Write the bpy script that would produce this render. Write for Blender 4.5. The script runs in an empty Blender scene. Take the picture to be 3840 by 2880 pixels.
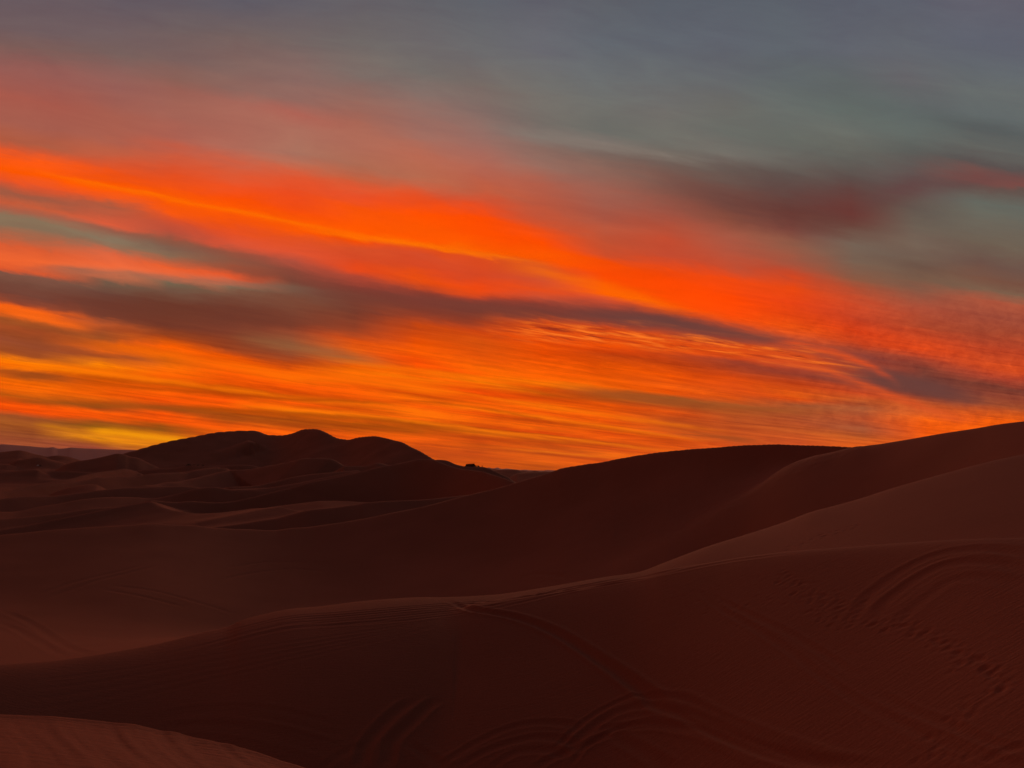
import bpy, bmesh, math, random
import numpy as np
from mathutils import Vector

random.seed(4)
rng = np.random.default_rng(7)
C = bpy.context.scene.collection
R = math.radians

# ------------------------------------------------------------------ camera
F = 2885.0                      # focal length in photo pixels (photo 3840 x 2880)
PITCH = math.atan((1768 - 1440) / F)
CZ = 18.0                       # eye height above the lowest hollow
cam_d = bpy.data.cameras.new('camera')
cam = bpy.data.objects.new('camera', cam_d)
C.objects.link(cam)
cam.location = (0, 0, CZ)
cam.rotation_euler = (R(90) + PITCH, 0, 0)
cam_d.sensor_width = 36
cam_d.lens = 36 * F / 3840
cam_d.clip_start = 0.1
cam_d.clip_end = 40000
sc = bpy.context.scene
sc.camera = cam
sc.render.resolution_x, sc.render.resolution_y = 1024, 768
sc.view_settings.view_transform = 'Standard'
sc.view_settings.look = 'None'
sc.view_settings.exposure = 0
sc.view_settings.gamma = 1


def px_dir(X, Y):
    """direction of a photo pixel as (azimuth, tan(elevation))"""
    x = (np.asarray(X, float) - 1920) / F
    z = (1440 - np.asarray(Y, float)) / F
    y = math.cos(PITCH) - z * math.sin(PITCH)
    z = math.sin(PITCH) + z * math.cos(PITCH)
    return np.arctan2(x, y), z / np.hypot(x, y)


# ------------------------------------------------------------------ sky
# The sky is a dusk sky with high streaked cloud.  All streaks run parallel overhead and meet
# on the horizon at azimuth VPA; every column below is the sky's radiance up one azimuth.
VPA = R(50.2)
SKY = [
 (120, "0 104 92 98,100 112 95 97,170 122 94 90,250 150 95 88,350 168 92 78,430 165 95 80,500 178 95 68,530 215 90 50,560 255 92 20,600 255 90 0,640 235 88 40,690 160 92 68,720 200 95 60,745 170 100 75,775 138 118 92,800 135 112 88,830 170 105 75,870 220 95 52,920 245 105 50,950 225 90 45,965 130 85 68,1000 118 75 60,1040 115 65 52,1065 150 70 45,1085 250 100 20,1100 235 95 15,1120 150 78 35,1150 165 75 35,1180 150 70 35,1205 155 75 45,1240 160 75 30,1262 255 125 0,1285 255 110 0,1305 170 75 20,1335 230 95 0,1360 255 105 0,1390 190 85 10,1420 255 85 0,1445 250 80 0,1465 160 80 35,1490 165 85 30,1520 150 75 35,1560 165 80 45"),
 (360, "0 100 92 100,100 112 96 98,180 120 100 96,230 138 98 92,300 152 98 90,400 168 98 82,470 172 98 80,510 190 98 70,560 215 90 52,600 240 85 25,630 255 90 0,655 255 92 10,680 240 90 30,710 170 92 65,740 195 92 62,770 225 95 60,790 150 95 75,825 138 122 98,845 150 110 85,870 215 100 65,920 240 105 58,950 250 115 65,965 200 105 70,985 115 90 72,1020 108 70 58,1070 110 58 45,1110 120 62 45,1130 190 85 40,1150 160 72 35,1175 150 75 35,1200 200 85 15,1220 255 105 0,1245 180 80 25,1275 255 130 0,1300 250 105 0,1320 200 80 0,1355 225 85 0,1380 255 100 0,1405 170 75 10,1420 150 75 20,1440 255 90 0,1465 250 85 0,1478 160 80 20,1495 140 85 10,1515 230 130 15,1535 255 150 0,1548 180 95 25,1565 165 75 50"),
 (600, "0 98 92 100,100 112 98 98,200 124 100 96,270 140 100 90,310 155 100 88,400 165 102 88,480 175 100 84,540 205 92 62,600 228 82 35,650 245 85 20,690 255 92 0,720 250 90 15,760 215 82 45,800 185 82 60,830 140 88 68,855 125 95 78,880 135 105 82,900 175 98 68,925 235 95 45,960 245 112 65,972 190 105 75,985 115 100 78,1010 115 85 68,1060 108 58 42,1130 115 55 38,1170 150 65 28,1200 210 82 8,1220 255 95 0,1260 200 90 10,1285 255 110 0,1320 255 95 0,1340 200 75 0,1370 255 95 0,1400 255 85 0,1425 170 72 15,1445 255 85 0,1470 245 82 0,1485 165 82 10,1505 150 85 15,1530 255 130 0,1550 225 120 10"),
 (840, "0 95 94 104,120 115 100 98,220 130 104 98,300 145 108 98,350 165 105 92,430 172 108 92,500 178 110 92,550 205 100 72,600 220 92 55,650 235 82 35,700 250 80 5,735 255 90 0,770 240 82 15,810 225 80 40,850 215 85 55,875 150 82 62,905 140 85 65,935 160 80 55,960 235 90 45,980 215 110 75,995 135 105 80,1020 120 80 62,1060 112 60 45,1110 115 55 40,1150 130 62 42,1180 135 62 38,1220 150 62 28,1245 235 85 0,1275 255 100 0,1300 255 95 0,1335 240 85 0,1355 200 72 0,1375 190 70 0,1400 255 85 0,1430 245 90 0,1445 165 72 10,1465 175 75 10,1490 250 90 0,1510 235 90 0"),
 (1080, "0 98 96 104,150 115 104 102,250 135 108 102,340 150 108 98,400 175 102 88,450 172 112 95,530 172 118 98,570 195 108 80,620 222 88 50,680 238 78 30,730 248 80 10,770 255 95 0,800 250 88 5,830 225 80 30,880 225 85 50,915 180 80 60,945 138 70 55,985 120 68 54,1020 125 92 70,1050 125 75 55,1100 120 62 45,1140 130 62 42,1165 160 75 45,1200 145 85 52,1240 150 72 40,1265 190 72 15,1290 255 98 0,1310 255 120 0,1345 250 85 0,1380 205 70 0,1405 250 85 0,1435 255 135 0,1450 210 85 0,1470 165 70 5,1490 190 80 5,1515 255 100 0"),
 (1320, "0 100 98 104,150 112 108 106,250 125 112 106,330 145 108 98,420 172 108 90,500 178 112 92,580 175 110 85,630 200 100 65,680 235 82 40,720 248 85 10,780 255 88 0,810 255 90 0,825 255 125 0,840 245 80 5,870 215 80 40,910 215 75 38,945 230 72 25,975 175 70 50,1005 135 60 48,1040 125 68 52,1080 118 58 42,1120 135 62 40,1160 155 65 35,1190 220 80 15,1220 230 90 15,1255 195 90 25,1280 240 100 0,1315 255 120 0,1345 245 90 0,1370 255 98 0,1400 225 80 0,1430 215 75 0,1455 255 130 0,1470 230 90 0,1482 170 72 0,1505 190 75 0,1520 255 100 0"),
 (1560, "0 98 100 106,150 108 106 108,250 115 112 108,330 130 112 106,400 150 112 102,470 165 112 98,540 185 108 85,620 185 110 82,660 210 92 58,700 235 80 30,740 255 82 0,800 255 88 0,835 255 88 0,850 255 125 0,862 235 80 20,890 215 78 42,930 215 72 35,970 235 78 15,1000 205 72 30,1020 150 62 45,1045 135 62 50,1080 130 58 42,1110 155 62 35,1140 200 70 15,1190 235 80 0,1230 250 92 0,1260 255 80 0,1295 245 85 0,1325 255 120 0,1340 240 85 0,1360 255 120 0,1375 220 75 0,1395 255 120 0,1420 245 85 0,1440 255 125 0,1465 255 110 0,1485 175 72 0,1510 180 75 0,1530 250 95 0,1560 215 80 0"),
 (1800, "0 96 102 110,200 108 110 112,300 120 112 106,380 128 110 104,460 150 115 105,530 165 108 95,600 180 102 82,670 195 98 68,720 225 80 40,760 255 78 0,830 255 80 0,870 255 92 0,885 255 105 0,905 220 75 30,950 215 72 35,1000 240 72 15,1030 235 75 20,1050 170 65 45,1070 128 62 50,1100 120 58 45,1130 150 60 35,1160 210 70 15,1200 215 80 10,1250 225 80 5,1290 255 110 0,1310 250 90 0,1335 255 140 0,1350 240 75 0,1385 235 72 0,1410 250 105 0,1430 255 120 0,1445 230 75 0,1470 255 110 0,1490 200 65 0,1500 220 80 0,1515 255 135 0,1530 240 85 0,1560 205 78 0,1590 220 80 0,1620 215 82 0"),
 (2040, "0 95 98 108,180 105 108 115,280 112 115 113,360 118 116 110,420 115 110 104,470 130 120 112,520 135 108 98,580 155 112 98,650 175 95 75,720 185 90 65,770 205 85 50,800 235 80 25,850 255 78 0,900 255 90 0,925 250 85 0,945 210 80 35,985 215 80 45,1020 235 78 25,1050 205 80 50,1070 150 62 48,1095 122 60 50,1125 130 58 42,1140 225 85 30,1160 200 70 20,1180 240 85 15,1200 235 75 0,1240 230 75 0,1290 250 95 0,1320 255 105 0,1335 255 130 0,1350 225 80 0,1375 175 65 5,1400 225 75 0,1425 255 120 0,1440 240 80 0,1460 255 120 0,1475 235 80 0,1495 255 115 0,1510 215 65 0,1540 185 60 0,1570 240 100 0,1585 200 75 0,1605 255 110 0,1630 210 85 0"),
 (2280, "0 93 98 106,150 98 106 114,260 105 112 115,380 112 115 110,450 108 112 106,495 128 120 112,540 118 100 92,600 140 105 92,680 160 98 82,740 165 88 70,790 185 88 62,840 190 80 50,890 205 78 42,920 240 75 5,980 255 75 0,1020 255 85 0,1035 255 100 0,1055 215 80 45,1080 165 68 50,1110 120 62 55,1135 130 58 45,1148 235 78 10,1175 225 70 5,1200 240 80 0,1225 225 65 0,1245 190 62 10,1280 225 78 0,1320 235 85 0,1345 240 95 0,1365 190 85 20,1385 170 75 15,1410 220 75 0,1440 240 90 0,1460 255 105 0,1475 225 75 0,1500 255 125 0,1515 230 75 0,1530 250 95 0,1545 190 65 0,1570 235 85 0,1590 255 120 0,1605 235 85 0"),
 (2520, "0 90 98 108,150 96 104 113,280 104 110 112,400 112 112 108,480 115 118 110,530 112 108 100,570 108 92 85,620 122 92 82,680 135 88 75,750 160 85 68,800 180 82 58,850 195 78 50,900 195 75 48,950 235 72 15,980 255 72 0,1050 255 75 0,1080 255 85 0,1100 200 72 25,1120 120 62 55,1150 110 60 55,1165 150 58 40,1180 240 80 15,1205 215 65 5,1225 240 85 15,1245 185 60 20,1280 195 65 10,1320 235 80 0,1345 245 95 10,1375 235 80 0,1390 150 80 30,1410 165 75 25,1440 225 80 10,1470 190 75 20,1490 200 80 15,1510 235 90 10,1530 240 90 0,1550 215 75 0,1575 250 100 0"),
 (2760, "0 90 98 108,150 95 102 112,270 100 106 110,380 106 108 104,480 106 112 106,540 115 112 105,590 100 88 82,640 105 85 78,700 118 80 70,770 135 78 62,840 165 88 68,900 185 85 60,950 205 78 45,990 240 72 15,1050 255 70 0,1100 255 75 5,1140 240 80 10,1160 150 65 45,1175 108 62 58,1195 115 58 48,1210 215 70 20,1235 225 70 10,1255 215 70 20,1270 150 58 40,1295 165 60 30,1330 225 75 10,1360 220 75 15,1390 225 85 15,1410 165 80 35,1440 180 80 30,1470 185 78 30,1500 190 75 25,1530 210 85 25,1560 230 85 20"),
 (3000, "0 90 98 108,180 95 104 112,300 98 108 108,400 104 112 108,500 102 108 102,560 104 104 98,620 95 85 80,680 95 72 68,750 105 60 52,810 125 72 62,860 145 92 72,920 165 88 65,970 200 72 40,1010 235 72 15,1060 235 68 20,1110 225 68 15,1150 235 80 15,1190 215 80 35,1205 150 65 45,1225 150 60 40,1245 230 75 15,1265 215 75 25,1285 150 60 45,1310 150 58 38,1340 195 65 18,1380 220 85 15,1395 225 80 15,1415 165 85 45,1445 175 82 42,1480 190 82 38,1510 195 85 32,1550 215 82 30"),
 (3240, "0 90 96 108,180 96 102 112,300 96 106 106,400 98 110 106,480 106 112 106,550 98 100 94,620 92 80 76,690 100 66 62,750 112 58 52,800 108 72 62,860 118 102 88,920 120 98 82,980 140 88 65,1020 175 78 50,1070 210 75 40,1110 195 65 35,1160 220 65 22,1200 200 65 28,1225 165 68 45,1250 145 62 50,1275 215 72 25,1300 185 68 35,1320 125 60 50,1345 150 62 42,1375 200 70 30,1400 190 82 35,1430 165 85 50,1470 190 82 42,1500 165 82 50,1530 195 90 35,1555 240 100 20"),
 (3480, "0 92 98 110,180 98 104 112,300 102 104 108,400 96 108 106,480 98 108 104,550 92 96 92,620 98 82 80,680 100 82 78,730 98 88 80,790 108 98 86,860 118 102 88,930 108 85 72,990 120 90 72,1040 150 82 62,1080 178 80 55,1130 175 70 42,1180 205 70 32,1220 225 72 25,1260 170 68 45,1290 125 58 45,1330 120 58 45,1380 125 60 45,1410 185 78 35,1440 210 90 35,1470 250 100 10,1510 255 95 0"),
 (3720, "0 98 100 112,150 96 102 114,260 98 106 112,330 102 110 110,400 98 108 108,450 88 96 96,520 98 102 98,580 90 84 82,640 125 78 72,660 98 84 78,720 100 106 98,800 108 104 92,860 110 98 84,920 108 82 72,970 120 82 66,1020 125 95 75,1060 175 85 60,1110 160 75 55,1160 165 70 45,1220 185 65 35,1280 215 75 30,1320 175 65 42,1350 120 58 45,1380 145 65 45,1410 165 75 40,1440 215 85 20,1470 255 100 0"),
]


def lin(c):
    c = c / 255.0
    return c / 12.92 if c <= 0.04045 else ((c + 0.055) / 1.055) ** 2.4


world = bpy.data.worlds.new("World")
sc.world = world
world.use_nodes = True
nt = world.node_tree
nt.nodes.clear()
N, L = nt.nodes, nt.links


def sock(node, key, v):
    if v is None:
        return
    if isinstance(v, (int, float)):
        node.inputs[key].default_value = v
    elif isinstance(v, (tuple, list)):
        node.inputs[key].default_value = v
    else:
        L.new(v, node.inputs[key])


def M(op, a, b=None, c=None, clamp=False):
    n = N.new('ShaderNodeMath')
    n.operation = op
    n.use_clamp = clamp
    sock(n, 0, a); sock(n, 1, b); sock(n, 2, c)
    return n.outputs[0]


def mrange(v, a, b, c=0.0, d=1.0, smooth=False):
    n = N.new('ShaderNodeMapRange')
    if smooth:
        n.interpolation_type = 'SMOOTHSTEP'
    sock(n, 'Value', v)
    n.inputs['From Min'].default_value = a
    n.inputs['From Max'].default_value = b
    n.inputs['To Min'].default_value = c
    n.inputs['To Max'].default_value = d
    return n.outputs[0]


def mix(f, a, b, mode='MIX', clampf=True):
    n = N.new('ShaderNodeMix')
    n.data_type = 'RGBA'
    n.blend_type = mode
    n.clamp_factor = clampf
    sock(n, 0, f); sock(n, 6, a); sock(n, 7, b)
    return n.outputs[2]


def combine(x, y, z):
    n = N.new('ShaderNodeCombineXYZ')
    sock(n, 0, x); sock(n, 1, y); sock(n, 2, z)
    return n.outputs[0]


def noise(vec, scale, detail=3, rough=0.5, dist=0.0):
    n = N.new('ShaderNodeTexNoise')
    L.new(vec, n.inputs['Vector'])
    n.inputs['Scale'].default_value = scale
    n.inputs['Detail'].default_value = detail
    n.inputs['Roughness'].default_value = rough
    n.inputs['Distortion'].default_value = dist
    return n.outputs[0]


tc = N.new('ShaderNodeTexCoord')
sep = N.new('ShaderNodeSeparateXYZ')
L.new(tc.outputs['Generated'], sep.inputs[0])
dx, dy, dz0 = sep.outputs
dz = M('MAXIMUM', dz0, 0.0015)
az = M('ARCTAN2', dx, dy)
dyc = M('MAXIMUM', dy, 0.2)
p_ = M('DIVIDE', dx, dyc)
q_ = M('MINIMUM', M('DIVIDE', dz, dyc), 0.75)
# the streaks sink to the right with a slope c(q) that grows with the height q above the horizon;
# G is the integral of 1/c, so p + G(q) is constant along a streak
qs = np.linspace(0, 0.75, 300)
cs = 0.085 + 0.55 * qs - 0.75 * qs ** 2
Gs = np.concatenate([[0], np.cumsum((1 / cs[1:] + 1 / cs[:-1]) / 2 * np.diff(qs))])
GP = np.polyfit(qs, Gs, 6)
G = float(GP[0])
for c_ in GP[1:]:
    G = M('MULTIPLY_ADD', q_, G, float(c_)) if not isinstance(G, float) else M('MULTIPLY_ADD', q_, G, float(c_))
s_raw = M('ADD', p_, G)
# clouds drift off the straight streaks: broad sway, then wisps
w0 = noise(combine(M('MULTIPLY', p_, 2.2), M('MULTIPLY', s_raw, 1.6), 0.0), 1.0, 3, 0.5, 0.3)
w1 = noise(combine(M('MULTIPLY', p_, 5.0), M('MULTIPLY', s_raw, 4.0), 2.0), 1.0, 5, 0.55, 0.5)
w2 = noise(combine(M('MULTIPLY', p_, 18.0), M('MULTIPLY', s_raw, 12.0), 3.0), 1.0, 6, 0.62, 0.8)
warp = M('ADD', M('ADD', M('MULTIPLY', M('SUBTRACT', w1, 0.5), 0.16), M('MULTIPLY', M('SUBTRACT', w2, 0.5), 0.075)), M('MULTIPLY', M('SUBTRACT', w0, 0.5), 0.05))
s = M('ADD', s_raw, M('MULTIPLY', warp, mrange(q_, 0.0, 0.25, 0.45, 1.1)))


def s_of(X, Y):
    a, te = px_dir(X, Y)
    p, q = math.tan(a), max(float(te), 0.0015) / math.cos(a)
    return p + float(np.polyval(GP, min(q, 0.75))), float(a)


def ramp(fac, stops):
    n = N.new('ShaderNodeValToRGB')
    L.new(fac, n.inputs[0])
    cr = n.color_ramp
    cr.interpolation = 'LINEAR'
    e = cr.elements
    e[0].position, e[0].color = stops[0][0], stops[0][1]
    e[1].position, e[1].color = stops[-1][0], stops[-1][1]
    for p, c in stops[1:-1]:
        q = e.new(p)
        q.color = c
    return n.outputs[0]


prev = None
prev_a = None
for X, txt in SKY:
    st = []
    for t in txt.split(','):
        py, r_, g_, b_ = map(float, t.split())
        if b_ < 12 and g_ > 88 and X > 700:
            g_ = 88 + (g_ - 88) * 0.7
        ss, aa = s_of(X, py * 1780 / 1659)
        st.append((ss, (lin(r_), lin(g_), lin(b_), 1)))
    st.sort(key=lambda q: q[0])
    S = [q[0] for q in st]
    k = len(st) // 2
    # two ramps per azimuth, because each ramp is a 256 step table
    lo, mid, hi = S[0], S[k], S[-1]
    f1 = mrange(s, lo, mid)
    f2 = mrange(s, mid, hi)
    r1 = ramp(f1, [((q[0] - lo) / (mid - lo), q[1]) for q in st[:k + 1]])
    r2 = ramp(f2, [((q[0] - mid) / (hi - mid), q[1]) for q in st[k:]])
    col = mix(M('GREATER_THAN', s, mid), r1, r2)
    if prev is None:
        prev = col
    else:
        prev = mix(mrange(az, prev_a, aa), prev, col)
    prev_a = aa
sky = prev

# fine cirrus filaments: brightness variation drawn out along the streaks
def sub5(v):
    return M('SUBTRACT', v, 0.5)


fil = noise(combine(M('MULTIPLY', p_, 5.0), M('MULTIPLY', s_raw, 34.0), 7.0), 1.0, 8, 0.66, 0.35)
fil2 = noise(combine(M('MULTIPLY', p_, 14.0), M('MULTIPLY', s_raw, 13.0), 11.0), 1.0, 7, 0.62, 1.0)
famp = mrange(q_, 0.06, 0.26, 1.2, 0.06)
# ripple bands right of centre
rip = noise(combine(M('MULTIPLY', p_, 30.0), M('MULTIPLY', s_raw, 40.0), 5.0), 1.0, 4, 0.6, 1.1)
rmask = M('MULTIPLY', M('MULTIPLY', mrange(p_, -0.03, 0.06, smooth=True), mrange(p_, 0.52, 0.40, smooth=True)),
          M('MULTIPLY', mrange(q_, 0.115, 0.135, smooth=True), mrange(q_, 0.215, 0.185, smooth=True)))
# small puffs (mackerel cloud) on the right
puff = noise(combine(M('MULTIPLY', p_, 62.0), M('MULTIPLY', q_, 95.0), 9.0), 1.0, 3, 0.6, 0.5)
pmask = M('MULTIPLY', mrange(p_, 0.22, 0.48, smooth=True), M('MULTIPLY', mrange(q_, 0.03, 0.07, smooth=True), mrange(q_, 0.27, 0.16, smooth=True)))
fm = M('ADD', 1.0, M('MULTIPLY', M('ADD', M('MULTIPLY', sub5(fil), 0.95), M('MULTIPLY', sub5(fil2), 0.65)), famp))
fm = M('ADD', fm, M('ADD', M('MULTIPLY', M('MULTIPLY', sub5(rip), rmask), 0.5), M('MULTIPLY', M('MULTIPLY', sub5(puff), pmask), 0.65)))
# soft torn wisps in the upper sky
wisp = noise(combine(M('MULTIPLY', p_, 7.0), M('MULTIPLY', M('ADD', q_, M('MULTIPLY', p_, 0.13)), 24.0), 15.0), 1.0, 7, 0.62, 0.9)
fm = M('ADD', fm, M('MULTIPLY', M('MULTIPLY', sub5(wisp), mrange(q_, 0.12, 0.3, smooth=True)), 0.25))
fm = M('MAXIMUM', fm, 0.08)
fmc = combine(fm, M('POWER', fm, 1.4), fm)
vm = N.new('ShaderNodeVectorMath'); vm.operation = 'MULTIPLY'
L.new(sky, vm.inputs[0]); L.new(fmc, vm.inputs[1])
sky = vm.outputs[0]


def pq(X, Y):
    a, te = px_dir(X, Y)
    return math.tan(a), float(te) / math.cos(a)


wob = M('ADD', M('MULTIPLY', sub5(w2), 0.010), M('MULTIPLY', sub5(w1), 0.010))
qw = M('ADD', q_, M('MULTIPLY', wob, mrange(q_, 0.0, 0.2, 0.35, 1.0)))
grain = noise(combine(M('MULTIPLY', p_, 16.0), M('MULTIPLY', s_raw, 26.0), 21.0), 1.0, 7, 0.65, 0.6)


def band(pts, w_up, w_dn, col, strength, fade=120, ragged=0.5, tex=None):
    """a cloud band: curve through photo pixels, soft width above / below, own colour"""
    global sky
    P = np.array([pq(*t) for t in pts])
    deg = min(3, len(pts) - 1)
    pm = P[:, 0].mean()
    cf = np.polyfit(P[:, 0] - pm, P[:, 1], deg)
    u = M('SUBTRACT', p_, pm)
    v = float(cf[0])
    for c_ in cf[1:]:
        v = M('MULTIPLY_ADD', u, v, float(c_))
    d = M('SUBTRACT', qw, v)
    up = M('MULTIPLY', M('MAXIMUM', d, 0.0), F / w_up)
    dn = M('MULTIPLY', M('MINIMUM', d, 0.0), F / w_dn)
    e = M('ADD', M('MULTIPLY', up, up), M('MULTIPLY', dn, dn))
    m_ = M('POWER', 2.71828, M('MULTIPLY', e, -1.0))
    f_ = fade / F
    p0, p1 = P[:, 0].min(), P[:, 0].max()
    m_ = M('MULTIPLY', m_, M('MULTIPLY', mrange(p_, p0 - f_ * 0.5, p0 + f_, smooth=True), mrange(p_, p1 + f_ * 0.5, p1 - f_, smooth=True)))
    t_ = tex if tex is not None else grain
    m_ = M('MULTIPLY', m_, M('ADD', strength, M('MULTIPLY', sub5(t_), ragged * 3.0)), clamp=True)
    sky = mix(m_, sky, tuple(lin(c) for c in col) + (1,))


# long dark band from left of centre to the right, and its lower tongue
band([(900,1075),(1300,1105),(1700,1135),(2000,1165),(2300,1190),(2600,1232),(2850,1285),(3000,1325)], 34, 40, (112,58,48), 0.55, 300, 0.15)
band([(2150,1190),(2450,1205),(2700,1243),(2950,1300),(3200,1370),(3450,1430),(3720,1510)], 34, 44, (104,63,58), 0.85, 300, 0.15)
band([(3050,1385),(3250,1420),(3450,1455),(3650,1500)], 34, 32, (106,64,58), 0.75, 180, 0.15)
band([(250,1120),(600,1155),(900,1190),(1200,1235)], 50, 60, (106,56,42), 0.6, 300, 0.2)
# rippled bright patch under it
rip2 = noise(combine(M('MULTIPLY', p_, 15.0), M('MULTIPLY', s_raw, 27.0), 25.0), 1.0, 4, 0.6, 0.3)
rip3 = noise(combine(M('MULTIPLY', p_, 14.0), M('MULTIPLY', s_raw, 31.0), 45.0), 1.0, 4, 0.6, 0.3)
band([(1830,1228),(2100,1245),(2400,1265),(2700,1297),(2950,1330),(3200,1372)], 34, 34, (228,80,14), 0.75, 240, 0.3)
band([(1830,1232),(2100,1250),(2400,1270),(2700,1300),(2950,1335),(3200,1375)], 36, 34, (158,48,22), 0.0, 240, 2.4, rip2)
band([(1830,1232),(2100,1248),(2400,1268),(2700,1298),(2950,1333),(3200,1373)], 36, 34, (255,120,34), 0.05, 240, 2.4, rip3)
band([(2900,1285),(3060,1305),(3200,1345),(3345,1420)], 14, 16, (228,80,30), 0.6, 90, 0.6)
band([(2850,1345),(3050,1372),(3170,1410),(3300,1470),(3500,1540),(3650,1575)], 17, 22, (224,84,34), 0.6, 130, 0.6)
# the thin bright seam inside the great orange band
band([(150,640),(600,735),(1000,815),(1300,870),(1700,938),(2050,995)], 7, 12, (255,118,0), 0.55, 260, 0.4)
band([(1900,1000),(2150,1050),(2350,1105),(2550,1160)], 20, 22, (255,112,0), 0.5, 160, 0.2)
# bands low in the west
band([(0,1375),(350,1395),(700,1440),(1100,1490),(1500,1520)], 9, 12, (255,125,0), 0.6, 200, 0.4)
band([(0,1170),(160,1195),(330,1232)], 12, 16, (255,105,22), 0.85, 90, 0.4)
band([(330,1270),(600,1330),(900,1378),(1300,1418),(1700,1462)], 16, 18, (255,108,0), 0.6, 200, 0.4)
band([(400,1445),(800,1475),(1200,1500),(1500,1515)], 7, 7, (185,68,0), 0.7, 200, 0.3)
band([(600,1530),(1000,1548),(1400,1570),(1700,1605),(2000,1640)], 11, 12, (172,72,0), 0.75, 220, 0.25)
band([(0,1500),(400,1520),(800,1545)], 8, 10, (160,76,15), 0.7, 160, 0.3)
band([(0,1405),(120,1412),(260,1425)], 15, 14, (150,72,22), 0.7, 120, 0.3)
band([(0,1290),(200,1300),(450,1335),(600,1365)], 22, 22, (148,72,38), 0.6, 150, 0.4)
for pts_, wd_, st_ in (([(900,1520),(1400,1562),(1800,1612),(2200,1668)], 5, .75), ([(1500,1440),(1900,1500),(2300,1560),(2700,1612)], 6, .6), ([(1700,1530),(2000,1560),(2300,1605),(2650,1650)], 5, .7),
                       ([(1650,1590),(1950,1625),(2250,1660),(2500,1690)], 5, .8), ([(1900,1680),(2100,1700),(2320,1718)], 4, .8), ([(1300,1390),(1700,1440),(2100,1480)], 7, .5),
                       ([(1200,1330),(1600,1395),(2000,1430),(2300,1450)], 9, .45)):
    band(pts_, wd_, wd_ * 1.3, (255,124,0), st_ * 0.8, 200, 0.5)
for pts_, wd_, st_ in (([(1550,1600),(1900,1655),(2250,1700)], 9, .6), ([(1800,1560),(2200,1600),(2600,1660)], 7, .55), ([(1500,1500),(1800,1530),(2100,1590)], 6, .5)):
    band(pts_, wd_, wd_, (178,62,0), st_, 160, 0.5)
band([(2150,1465),(2450,1495),(2800,1530),(3100,1545)], 16, 20, (160,80,32), 0.55, 250, 0.4)
band([(2400,1610),(2700,1640),(2900,1665)], 14, 14, (150,72,28), 0.4, 150, 0.6)
band([(880,1270),(1050,1290),(1250,1325),(1420,1350)], 16, 22, (150,96,58), 0.45, 150, 0.4)
band([(90,1005),(330,1018),(600,1035),(900,1065),(1200,1090)], 14, 20, (122,100,82), 0.5, 220, 0.2)
# gap of clear gold near the left horizon
band([(330,1618),(470,1628),(620,1645),(720,1655)], 13, 15, (255,158,0), 0.9, 70, 0.2)
band([(130,1590),(230,1605),(330,1630),(420,1652)], 7, 9, (205,120,15), 0.6, 60, 0.5)
# mauve cloud high on the right
band([(2500,690),(2700,740),(2950,800),(3150,810),(3320,740),(3450,690)], 60, 62, (98,60,56), 0.45, 260, 0.2)
band([(3250,745),(3400,700),(3600,680),(3850,672)], 26, 40, (100,70,70), 0.5, 160, 0.25)
band([(3660,700),(3740,690),(3800,672)], 20, 22, (122,80,74), 0.25, 60, 0.3)
band([(1850,470),(2150,530),(2450,575),(2700,610)], 18, 30, (132,124,114), 0.45, 260, 0.5)

# upper sky and the sky behind the camera: dim blue-grey dusk
ZEN = (0.068, 0.055, 0.062, 1)
BACK = (0.036, 0.026, 0.028, 1)
sky = mix(mrange(dz, 0.55, 0.80, smooth=True), sky, ZEN)
sky = mix(mrange(dy, 0.25, -0.45, smooth=True), sky, BACK)
# above the gold the air is neutral grey rather than green
sky = mix(mrange(q_, 0.22, 0.36, smooth=True), sky, mix(1.0, sky, (1.0, 0.945, 0.94, 1), 'MULTIPLY'))
# below the horizon: distant dark desert
sky = mix(mrange(dz0, 0.0, -0.02), sky, (0.03, 0.010, 0.006, 1))
bg = N.new('ShaderNodeBackground')
L.new(sky, bg.inputs['Color'])
bg.inputs['Strength'].default_value = 1.0
out = N.new('ShaderNodeOutputWorld')
L.new(bg.outputs[0], out.inputs['Surface'])

# ------------------------------------------------------------------ sun: the afterglow low behind the dunes
sun_d = bpy.data.lights.new('sun', 'SUN')
sun = bpy.data.objects.new('sun', sun_d)
C.objects.link(sun)
sun_d.energy = 0.72
sun_d.angle = R(17)
sun_d.color = (1.0, 0.39, 0.21)
SUN_AZ, SUN_EL = R(4), R(8.5)
sv = Vector((math.sin(SUN_AZ) * math.cos(SUN_EL), math.cos(SUN_AZ) * math.cos(SUN_EL), math.sin(SUN_EL)))
sun.rotation_euler = sv.to_track_quat('Z', 'Y').to_euler()
sun.location = (0, 0, 80)


# ------------------------------------------------------------------ materials
def new_mat(name):
    m = bpy.data.materials.new(name)
    m.use_nodes = True
    return m


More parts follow.
